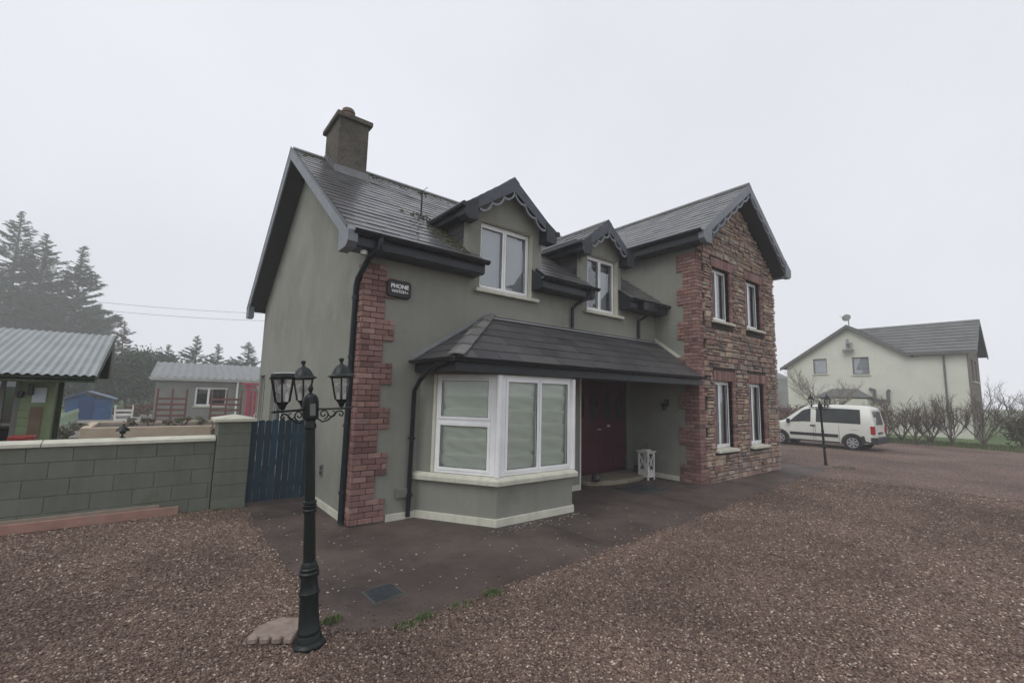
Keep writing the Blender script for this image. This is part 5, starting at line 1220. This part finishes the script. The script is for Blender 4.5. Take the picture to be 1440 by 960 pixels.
def twiggy(name, x, y, h, sp, label, grp, seed, mat=None, n0=7, depth=3, r0=.04, cat='shrub', trunkh=.12, fan=1.):
    g = random.Random(seed); T = thing(name, label, cat, (x, y, 0), grp); mt = MB(); mb = MB()
    mt.tube([(x, y, -.02), (x+g.uniform(-.03, .03), y, h*trunkh)], [r0*1.5, r0*1.1], 6); mt.build('trunk', m_bark if mat is None else mat, T)
    def br(p, d, L, r_, dep):
        pts = [p]; q = p.copy(); dd_ = d.copy()
        for i in range(3):
            dd_ = (dd_+Vector((g.uniform(-.28, .28), g.uniform(-.28, .28), g.uniform(-.05, .18)))).normalized(); q = q+dd_*L/3; pts.append(q.copy())
            if dep > 0:
                for _ in range(2 if i else 1):
                    nd = (dd_+Vector((g.uniform(-1, 1), g.uniform(-1, 1), g.uniform(-.3, .7)))*.8).normalized(); br(q.copy(), nd, L*g.uniform(.45, .7), r_*.6, dep-1)
        mb.tube(pts, [r_, r_*.8, r_*.6, r_*.3], 3, cap=False)
    for k in range(n0):
        a = 6.28*k/n0+g.uniform(-.3, .3); d = Vector((math.cos(a)*sp*fan, math.sin(a)*sp*fan, 1)).normalized()
        br(Vector((x, y, h*trunkh*g.uniform(.6, 1))), d, h*(1-trunkh)*g.uniform(.5, .75), r0*g.uniform(.6, 1), depth)
    mb.build('branches', mat or m_twig, T); return T
HG = 'bare hedge shrubs along the gravel edge'
hs = [(26.9, -.35, 1.9, 'bare shrub just right of the van'), (27.0, -.95, 1.7, 'slender bare shrub second right of the van'), (26.6, -1.55, 2.0, 'bare branching shrub third right of the van'), (27.1, -2.05, 1.5, 'short bare shrub before the pale neighbour house'), (27.0, -2.75, 2.2, 'bare shrub below the neighbour downpipe'), (27.3, -3.75, 2.3, 'large bare shrub leaning before the neighbour house corner')]
for k, (x_, y_, h_, lab) in enumerate(hs): twiggy('bare_shrub', x_, y_, h_*.9, .68, lab, HG, 100+k, n0=6, depth=3, r0=.038)
for k, (x_, y_, h_, lab) in enumerate([(28.2, -5.1, 2.6, 'bare shrub rising above the green hedge'), (28.6, -6.3, 2.5, 'bare shrub above the green hedge at the right picture edge')]): twiggy('bare_shrub', x_, y_, h_*.92, .6, lab, HG, 120+k, n0=7, depth=3, r0=.03)
tw = twiggy('ornamental_tree', 31.0, 3.35, 3.9, 1.5, 'small bare spreading tree behind the van before the pale house', None, 131, mat=m_paleTwig, n0=9, depth=3, r0=.04, cat='tree', trunkh=.42)
mb = MB(); mb.tube([(26.3, -.45, 0), (26.3, -.45, 1.35)], .09, 7); tag(mb.build('fence_post', m_bark), 'short dark wooden post right of the van', 'post')
for k, (x_, y_, rx, ry, rz_, lab) in enumerate([(28.8, -5.2, .9, 1.3, .85, 'green clipped hedge at the right of the bare shrubs'), (29.4, -7.2, 1.0, 1.5, .9, 'green hedge cut by the right picture edge'), (30, -9.6, 1.2, 1.6, .9, 'green hedge beyond the right picture edge')][:2]):
    bush('green_hedge', (x_, y_, rz_), (rx, ry, rz_), 5000, .075, m_hedge, lab, 'hedge', 'green hedge by the drive', seed=140+k)
for k in range(5):
    y_ = 3.2+k*1.35; x_ = 30.3+k*.25; bush('brown_hedge', (x_, y_, .95), (.5, .8, .95), 1500, .07, m_beech, ['russet hedge section right behind the van roof', 'russet hedge section behind the van bonnet', 'russet hedge section left of the van', 'russet hedge section nearest the stone corner', 'russet hedge section hidden mostly by the stone wing'][k], 'hedge', 'russet hedge before the neighbour', seed=150+k)
# lawn strip under the shrubs and behind
mb = MB(); mb.poly([(26.55, -14, .0), (60, -14, .0), (60, 16, .0), (26.55, 16, .0)]); tag(mb.build('lawn', m_grass, origin=(30, 0, 0)), kind='structure')
n_ = 9000; gx_ = rng.uniform(26.4, 29.5, n_); gy_ = rng.uniform(-8, 3, n_); hh_ = rng.uniform(.06, .22, n_); a = rng.uniform(0, 6.28, n_); w_ = .02
V_ = np.stack([np.stack([gx_-w_*np.cos(a), gy_-w_*np.sin(a), np.zeros(n_)], 1), np.stack([gx_+w_*np.cos(a), gy_+w_*np.sin(a), np.zeros(n_)], 1), np.stack([gx_+.05*np.sin(a), gy_+.05*np.cos(a), hh_], 1)], 1).reshape(-1, 3)
o = npmesh('grass_strip', V_, np.arange(3*n_).reshape(-1, 3), rng.random(n_), m_grassb); tag(o, 'rough green grass under the bare shrubs', 'grass', kind='stuff')

# ---------------------------------------------------------------- neighbour house
T = thing('neighbour_house', 'pale lime rendered house with grey slate roof and stone front beyond the van', 'house', (37, 2, 0))
XN = 35.0; ya, yc, yd = 6.95, -.01, -2.68
nw = [(4.39-.02, 3.95, 5.22, 5.02), (1.96, 3.85, 2.88, 5.02)]   # gable windows y0,z0,y1,z1
mb = MB(); cells(mb, (XN, yd, 0), Y, Z, ya-yd, 4.45, [(a-yd, b, c-yd, 99) for a, b, c, d in nw])
def roofz(y):
    return min(7.25-.66*(y-3.0) if y > 3 else 7.25-.69*(3.0-y) if y > 0 else 5.15, 7.25)
ys = sorted({yd, ya, 0.0, 3.0, *[n[0] for n in nw], *[n[2] for n in nw]})
for a, b in zip(ys[:-1], ys[1:]):
    mid = (a+b)/2; hole = [n for n in nw if n[0] < mid < n[2]]
    z0_ = 4.45 if not hole else hole[0][3]
    mb.poly([(XN, a, z0_), (XN, b, z0_), (XN, b, roofz(b)-.05), (XN, a, roofz(a)-.05)], 0, .5)
for a, b, c, d in nw: reveal(mb, (XN, 0, 0), Y, Z, -X, (a, b, c, d), .14)
mb.poly([(XN, ya, 0), (XN+9, ya, 0), (XN+9, ya, 4.5), (XN, ya, 4.5)], 0, .5); mb.poly([(XN+4.6, yd, 0), (XN+4.6, ya, 0), (XN+4.6, ya, 5), (XN+4.6, yd, 5)], 0, .5)
mb.build('wall', m_palewall, T)
mb = MB(); fn = [(36.2, 3.4, 37.0, 4.7), (37.6, 3.4, 38.4, 4.7), (36.2, .9, 37.0, 2.2), (37.6, .9, 38.4, 2.2)]
cells(mb, (XN-.02, yd-.05, 0), X, Z, 4.65, 5.0, [(a-XN+.02, b, c-XN+.02, d) for a, b, c, d in fn]); mb.poly([(XN-.02, yd-.05, 5.0), (XN+4.63, yd-.05, 5.0), (XN+2.3, yd-.05, 7.0)], 0, .5)
for a, b, c, d in fn: reveal(mb, (0, yd-.05, 0), X, Z, -Y, (a, b, c, d), .14)
mb.poly([(XN-.02, yd-.05, 0), (XN-.02, yd-.05, 5.1), (XN-.02, yd+.0, 5.1), (XN-.02, yd+.0, 0)], 0, .5)
mb.build('stone_front', m_nstone, T)
mb = MB()
def rp(y0, z0, y1, z1, x0_, x1_):
    Vv = Vector((0, y1-y0, z1-z0)); pl = [(0, 0), (x1_-x0_, 0), (x1_-x0_, Vv.length), (0, Vv.length)]
    slates(mb, [pl], (x0_, y0, z0), X, Vv, .6, .35, .03); slab(mb, pl, (x0_, y0, z0), X, Vv, .1, 1)
rp(7.30, 4.42, 3.0, 7.26, XN-.3, XN+9); rp(-.35, 4.95, 3.0, 7.26, XN-.3, XN+9)
for s in (-1, 1):
    e0 = XN+2.3+s*2.65; Vv = Vector((-s*2.65, 0, 2.13)); pl = [(0, 0), (3.1, 0), (6.2, Vv.length), (0, Vv.length)]
    slates(mb, [pl], (e0, -3.15, 5.13), Y, Vv, .6, .35, .03); slab(mb, pl, (e0, -3.15, 5.13), Y, Vv, .1, 1)
nr = mb.build('roof', [m_nslate, m_soffit], T)
mb = MB(); gd = M('grey_brown_fascia', (.10, .10, .10), (.14, .14, .14), 4, .6)
for (y0, z0, y1, z1) in ((7.32, 4.40, 3.0, 7.27), (-.1, 5.12, 3.0, 7.27)): mb.prism([(XN-.33, y0, z0+.02), (XN-.33, y1, z1+.02), (XN-.33, y1, z1-.22), (XN-.33, y0, z0-.2)], (.05, 0, 0))
mb.box(XN-.36, -3.1, 4.98, XN-.28, .1, 5.13)
for s in (-1, 1): mb.prism([(XN+2.3, -3.17, 7.27), (XN+2.3+s*2.65, -3.17, 5.15), (XN+2.3+s*2.65, -3.17, 4.93), (XN+2.3, -3.17, 7.03)], (0, .05, 0))
mb.build('bargeboard', gd, T)
mb = MB(); mb.prism([(36.5, 6.8, 5.0), (36.5, 5.5, 5.78), (36.5, 4.6, 5.78), (36.5, 4.6, 5.0)], (2.4, 0, 0)); mb.build('rear_dormer', m_nslate, T)
for a, b, c, d in nw:
    mb = MB(); 
    for p in ((a, b, a+.06, d), (c-.06, b, c, d), (a+.06, b, c-.06, b+.06), (a+.06, d-.06, c-.06, d)): mb.box(XN+.08, p[0], p[1], XN+.14, p[2], p[3])
    wo = mb.build('window', m_vent, T); mb = MB(); mb.poly([(XN+.11, a, b), (XN+.11, c, b), (XN+.11, c, d), (XN+.11, a, d)]); mb.build('pane', m_glass, wo)
    mb = MB(); mb.box(XN+.17, a, b, XN+.18, c, d); mb.build('blind', M('grey_blind', (.30, .31, .34), rough=.8), wo)
    mb = MB(); mb.box(XN-.07, a-.08, b-.08, XN+.08, c+.08, b); mb.build('sill', m_cream, wo)
for a, b, c, d in fn:
    mb = MB()
    for p in ((a, b, a+.07, d), (c-.07, b, c, d), (a+.07, b, c-.07, b+.07), (a+.07, d-.07, c-.07, d)): mb.box(p[0], yd+.03, p[1], p[2], yd+.08, p[3])
    wo = mb.build('window', m_vent, T); mb = MB(); mb.poly([(a, yd+.05, b), (c, yd+.05, b), (c, yd+.05, d), (a, yd+.05, d)]); mb.build('pane', m_carglass, wo); mb = MB(); mb.box(a-.08, yd-.14, b-.08, c+.08, yd+.03, b); mb.build('sill', m_cream, wo)
mb = MB(); mb.tube([(XN-.38, -1.75, 5.0), (XN-.08, -1.70, 4.7), (XN-.08, -1.70, 0)], .05, 6); mb.build('downpipe', gd, T)
mb = MB(); mb.prism([(XN-.01, 1.9, 2.2), (XN-1.0, 1.9, 2.2), (XN-1.0, 4.95, 2.2), (XN-.01, 4.95, 2.2)], (0, 0, .1), 1)
mb.add([(XN-1.05, 1.85, 2.3), (XN-1.05, 5.0, 2.3), (XN, 5.0, 2.3), (XN, 1.85, 2.3), (XN-.3, 2.7, 2.88), (XN-.3, 4.0, 2.88), (XN, 4.0, 2.88), (XN, 2.7, 2.88)], [(0, 1, 5, 4), (1, 2, 6, 5), (3, 0, 4, 7), (4, 5, 6, 7)], 0, .3)
mb.box(XN-1.0, 1.95, 0, XN-.01, 4.9, 2.2, 2); mb.build('lean_to', [m_nslate, m_dark, m_palewall], T)
mb = MB()
for (y_, zt) in ((1.75, 2.85), (1.05, 2.75)): mb.tube([(XN-.15, y_, 2.0), (XN-.15, y_, zt)], .09, 8)
mb.tube([(XN-.15, 1.75, 2.15), (XN-.15, 1.05, 2.15)], .08, 8); mb.tube([(XN-.15, 1.75, 2.8), (XN-.15, 2.0, 2.9)], .09, 8); mb.tube([(XN-.15, 1.05, 2.72), (XN-.15, .95, 2.82)], .09, 8); mb.build('flue_pipe', gd, T)
mb = MB(); mb.box(XN-.15, 3.0, 5.6, XN-.05, 3.12, 6.3); mb.box(XN-.4, 2.75, 5.95, XN-.1, 3.1, 6.02); mb.box(XN-.4, 2.7, 5.5, XN-.1, 3.1, 5.58); mb.lathe([(.12, 0), (.14, .2), (.05, .25)], (XN-.25, 3.2, 5.35), 8); mb.build('wall_aerial', m_lead, T)
mb = MB(); mb.tube([(XN+.3, 3.0, 7.2), (XN+.3, 3.0, 7.7)], .03, 5); mb.prism([(XN+.25+.12*math.sin(t), 3.1+.26*math.cos(t), 7.85+.26*math.sin(t)) for t in np.linspace(0, 6.2832, 17)[:-1]], (-.03, 0, 0)); mb.tube([(XN+.3, 3.1, 7.8), (XN-.1, 3.4, 7.95)], .015, 4)
o = mb.build('satellite_dish', m_vent); tag(o, 'satellite dish on the apex of the pale neighbour house', 'satellite dish')
# far building left of the neighbour
T = thing('farm_building', 'faint grey building in the mist between the stone wing and the pale house', 'building', (70, 16, 0))
d0 = at(30.2, 75); mb = MB(); mb.box(d0[0]-3, d0[1]-1.2, 0, d0[0]+3, d0[1]+1.5, 5.2); mb.build('wall', m_out, T); mb = MB(); mb.box(d0[0]-1, d0[1]-4, 0, d0[0]+5, d0[1]-1.2, 3.4); mb.build('wall', m_out, T)
mb = MB(); mb.prism([(d0[0]-3.2, d0[1]-1.4, 5.2), (d0[0]+3.2, d0[1]-1.4, 5.2), (d0[0]+3.2, d0[1]+.15, 6.0), (d0[0]-3.2, d0[1]+.15, 6.0)], (0, 0, .1)); mb.prism([(d0[0]-3.2, d0[1]+1.7, 5.2), (d0[0]+3.2, d0[1]+1.7, 5.2), (d0[0]+3.2, d0[1]+.15, 6.0), (d0[0]-3.2, d0[1]+.15, 6.0)], (0, 0, .1)); mb.build('roof', m_nslate, T)

# ---------------------------------------------------------------- power lines and poles outside the view
T = thing('power_line', 'pair of thin overhead wires above the outbuilding', 'wires', (-8, 55, 0))
a, b = at(-52, 75), at(-14, 60); mb = MB()
for dz in (0, .9):
    K = 16; mb.tube([(a[0]+(b[0]-a[0])*k/K, a[1]+(b[1]-a[1])*k/K, 12.0-dz-1.0*math.sin(math.pi*k/K)) for k in range(K+1)], .018, 4)
mb.build('wire', m_black, T)
for q in (a, b): mb = MB(); mb.tube([(q[0], q[1], 0), (q[0], q[1], 12.4)], .14, 8); mb.box(q[0]-.6, q[1]-.06, 11.9, q[0]+.6, q[1]+.06, 12.05); mb.build('pole', m_bark, T)

# ---------------------------------------------------------------- vans
def van(T, vx, vy, red=False):
    """left side plane at x=vx-.. ; vehicle axis along +Y, rear bumper at y=vy, centre x = vx"""
    ST = [ # y, lean, zbot, wlow, zbelt, wbelt, zroof, wroof
        (0.00, .14, .42, .76, 1.02, .76, 1.66, .62), (.05, .12, .36, .83, 1.02, .83, 1.74, .68), (.30, .04, .30, .85, 1.02, .86, 1.80, .70), (.90, 0, .28, .86, 1.03, .865, 1.82, .715),
        (1.6, 0, .28, .86, 1.03, .865, 1.82, .72), (2.2, 0, .28, .86, 1.03, .865, 1.80, .715), (2.45, 0, .28, .86, 1.03, .86, 1.73, .70), (2.75, 0, .28, .86, 1.02, .86, 1.53, .72), (3.05, 0, .28, .86, 1.01, .855, 1.30, .75), (3.30, 0, .28, .85, 1.00, .845, 1.10, .78),
        (3.65, 0, .28, .84, .92, .82, 1.02, .70), (3.95, 0, .28, .80, .82, .77, .90, .62), (4.10, 0, .30, .70, .66, .68, .72, .52)]
    def ring(st):
        y, ln, zb, wl, zbe, wb, zr, wr = st
        def p(x, z): return (vx+x, vy+y+ln*max(0, (z-zbe)/(1.8-zbe)), z)
        half = [(wl*.97, zb), (wl, zb+.12), (wl+.005, .6 if zbe > .7 else zb+.2), (wb, zbe), (wr+.015, zr-.08), (wr-.06, zr-.015), (wr*.5, zr+.012)]
        return [p(-x, z) for x, z in half]+[p(x, z) for x, z in reversed(half)]
    def interp(y):
        for a, b in zip(ST[:-1], ST[1:]):
            if a[0] <= y <= b[0]: t = (y-a[0])/(b[0]-a[0]); return [p+(q-p)*t for p, q in zip(a, b)]
        return ST[-1]
    def side(y, t, sgn=-1, o_=.006):   # point on glasshouse side: t 0 belt, 1 roof edge
        s = interp(y); z = s[4]+(s[6]-.08-s[4])*t; x = s[5]+(s[7]+.015-s[5])*t
        return (vx+sgn*(x+o_), vy+y+s[1]*max(0, (z-s[4])/(1.8-s[4])), z)
    def low(y, z, sgn=-1, o_=.006): s = interp(y); return (vx+sgn*(max(s[3], s[5])+o_), vy+y, z)
    mb = MB(); rs_ = [ring(s) for s in ST]; n_ = len(rs_[0]); vs_ = [p for r_ in rs_ for p in r_]
    mb.add(vs_, [(i*n_+j, i*n_+(j+1) % n_, (i+1)*n_+(j+1) % n_, (i+1)*n_+j) for i in range(len(ST)-1) for j in range(n_)]+[tuple(range(n_)), tuple(range((len(ST)-1)*n_, len(ST)*n_))][::1], 0, .5)
    paint = m_red if red else m_car
    body = mb.build('body', paint, T, smooth=True, smang=38)
    for sgn in (-1, 1):
        for nm, q in (('side_window', [(2.18, .10), (3.05, .12), (2.98, .45), (2.62, .84), (2.25, .88)]), ('side_window', [(.42, .12), (1.98, .12), (1.98, .88), (.55, .88)])):
            mb = MB(); ys_ = np.linspace(min(p[0] for p in q), max(p[0] for p in q), 14)
            lo_, hi_ = ([(2.18, .08), (3.06, .10)], [(2.18, .90), (2.55, .88), (2.85, .62), (3.06, .14)]) if len(q) == 5 else ([(.30, .22), (.42, .08), (1.98, .08)], [(.30, .75), (.42, .9), (1.98, .92)])
            L_ = [np.interp(y, *zip(*lo_)) for y in ys_]; H_ = [np.interp(y, *zip(*hi_)) for y in ys_]; vs_ = []
            for y, a_, b_ in zip(ys_, L_, H_): vs_ += [side(y, a_, sgn, .006), side(y, (a_+b_)/2, sgn, .010), side(y, b_, sgn, .006)]
            mb.add(vs_, [(3*i_+k_, 3*i_+3+k_, 3*i_+4+k_, 3*i_+1+k_) for i_ in range(13) for k_ in (0, 1)], 0, .5); mb.build(nm, m_carglass2, T, smooth=True)
        mb = MB(); mb.prism([low(y, z, sgn, .0) for y, z in ((.75+.45, .50), (3.0, .50), (3.0, .62), (1.20, .62))], (sgn*.018, 0, 0)); mb.prism([low(y, z, sgn, -.01) for y, z in ((-.0+.02, .34), (.42, .34), (.42, .62), (.02, .62))], (sgn*.022, 0, 0))
        mb.prism([low(y, z, sgn, -.005) for y, z in ((1.15, .26), (3.0, .26), (3.0, .32), (1.15, .32))], (sgn*.012, 0, 0))
        for cy_ in (.72, 3.41):
            pts = [low(cy_+.39*math.cos(t), .31+.39*math.sin(t), sgn, -.002) for t in np.linspace(-.15, math.pi+.15, 16)]
            mb.prism(pts, (sgn*.014, 0, 0))
        mb.build('side_trim', m_trim, T)
        mb = MB(); mb.prism([low(y, z, sgn, 0) for y, z in ((2.02, .96), (2.20, .96), (2.20, .90), (2.02, .90))], (sgn*.02, 0, 0)); mb.build('door_handle', m_trim, T)
        mb = MB(); s_ = side(3.0, .12, sgn, .0); mb.box(s_[0], s_[1]-.02, s_[2]-.05, s_[0]+sgn*.16, s_[1]+.09, s_[2]+.14); mb.build('wing_mirror', m_trim, T, bevel=.02)
        mb = MB()   # panel gaps
        for yy in (2.08, 1.98+.02, 1.16): mb.prism([low(yy, .36, sgn, -.001), low(yy+.012, .36, sgn, -.001), low(yy+.012, .98, sgn, -.001), low(yy, .98, sgn, -.001)], (sgn*.005, 0, 0))
        mb.prism([low(.5, .84, sgn, -.002), low(3.2, .84, sgn, -.002), low(3.2, .85, sgn, -.002), low(.5, .85, sgn, -.002)], (sgn*.005, 0, 0)); mb.build('panel_gap', m_vent, T)
        mb = MB(); mb.box(vx+sgn*.865, vy-.02, .70, vx+sgn*.74, vy+.12, 1.02); mb.build('tail_light', m_tail, T, bevel=.015)
        for cy_ in (.72, 3.41):
            cx2 = vx+sgn*.80; mb = MB()
            K = 28; prof = [(.19, -.08), (.30, -.085), (.325, -.05), (.325, .05), (.30, .085), (.19, .08)]
            vs_ = [(cx2+w_*sgn, vy+cy_+r_*math.cos(6.2832*j/K), .325+r_*math.sin(6.2832*j/K)) for r_, w_ in prof for j in range(K)]
            mb.add(vs_, [(i*K+j, i*K+(j+1) % K, ((i+1) % 6)*K+(j+1) % K, ((i+1) % 6)*K+j) for i in range(6) for j in range(K)], 0, .5)
            wh = mb.build('wheel', m_tyre, T, smooth=True, smang=40)
            mb = MB(); xo = cx2+sgn*.075
            def disc(r_, x_, k_=28, mi=0): mb.prism([(x_, vy+cy_+r_*math.cos(6.2832*j/k_), .325+r_*math.sin(6.2832*j/k_)) for j in range(k_)], (sgn*.01, 0, 0), mi)
            disc(.20, xo-sgn*.03, mi=1); disc(.06, xo+sgn*.004)
            for j in range(7):
                t = 6.2832*j/7; u = Vector((0, math.cos(t), math.sin(t))); v_ = Vector((0, -math.sin(t), math.cos(t))); c_ = Vector((xo, vy+cy_, .325))
                mb.prism([c_+u*.04-v_*.018, c_+u*.19-v_*.045, c_+u*.19+v_*.045, c_+u*.04+v_*.018], (sgn*.012, 0, 0))
            for j in range(28):
                t0_, t1_ = 6.2832*j/28, 6.2832*(j+1)/28; c_ = Vector((xo, vy+cy_, .325)); f = lambda r_, t: c_+Vector((0, r_*math.cos(t), r_*math.sin(t)))
                mb.prism([f(.175, t0_), f(.205, t0_), f(.205, t1_), f(.175, t1_)], (sgn*.012, 0, 0))
            mb.build('rim', [m_rim, m_tyre], wh)
    mb = MB(); mb.prism([(vx-.60, vy+.035, 1.06), (vx+.60, vy+.035, 1.06), (vx+.52, vy+.118, 1.60), (vx-.52, vy+.118, 1.60)], (0, -.02, 0)); mb.build('rear_window', m_carglass2, T)
    mb = MB(); mb.box(vx-.87, vy-.10, .32, vx+.87, vy+.12, .58); mb.box(vx-.3, vy-.03, .70, vx+.3, vy+.0, .78); mb.build('rear_bumper', m_trim, T, bevel=.03)
    mb = MB(); mb.box(vx-.26, vy-.02, .60, vx+.26, vy-.005, .70); mb.build('number_plate', m_cream, T)
    mb = MB(); mb.prism([(vx-.64, vy+2.50, 1.70), (vx+.64, vy+2.50, 1.70), (vx+.72, vy+3.24, 1.14), (vx-.72, vy+3.24, 1.14)], (0, .006, .012)); mb.build('windscreen', m_carglass2, T)
m_carglass2 = M('dark_car_window', (.035, .042, .045), (.06, .07, .068), 2, .08)
V1 = thing('parked_van', 'white passenger van with dark lower trim parked by the hedge', 'van', (20.82, .6, 0)); van(V1, 20.82, -1.47)
for ch in V1.children: pass
# front lettering strip on the door, small and grey as in the photo
mb = MB(); rs3 = random.Random(3); y_ = 1.62
V2 = thing('red_car', 'red car mostly hidden behind the white van', 'car', (24.6, 5.5, 0))
van(V2, 25.0, 4.4, red=True)
V2.scale = (1, 1, .80)

# ---------------------------------------------------------------- haze
mb = MB(); mb.box(-110, -70, -1.2, 140, 150, 40)
o = mb.build('haze', m_room, origin=(0, 0, 0)); o.data.materials.clear(); tag(o, kind='stuff')
hm = bpy.data.materials.new('haze'); hm.use_nodes = True; n = hm.node_tree.nodes; n.clear()
oo = n.new('ShaderNodeOutputMaterial'); pv = n.new('ShaderNodeVolumePrincipled'); pv.inputs['Color'].default_value = (.985, .985, .99, 1); pv.inputs['Density'].default_value = .0034; pv.inputs['Anisotropy'].default_value = 0
hm.node_tree.links.new(pv.outputs[0], oo.inputs['Volume']); o.data.materials.append(hm)
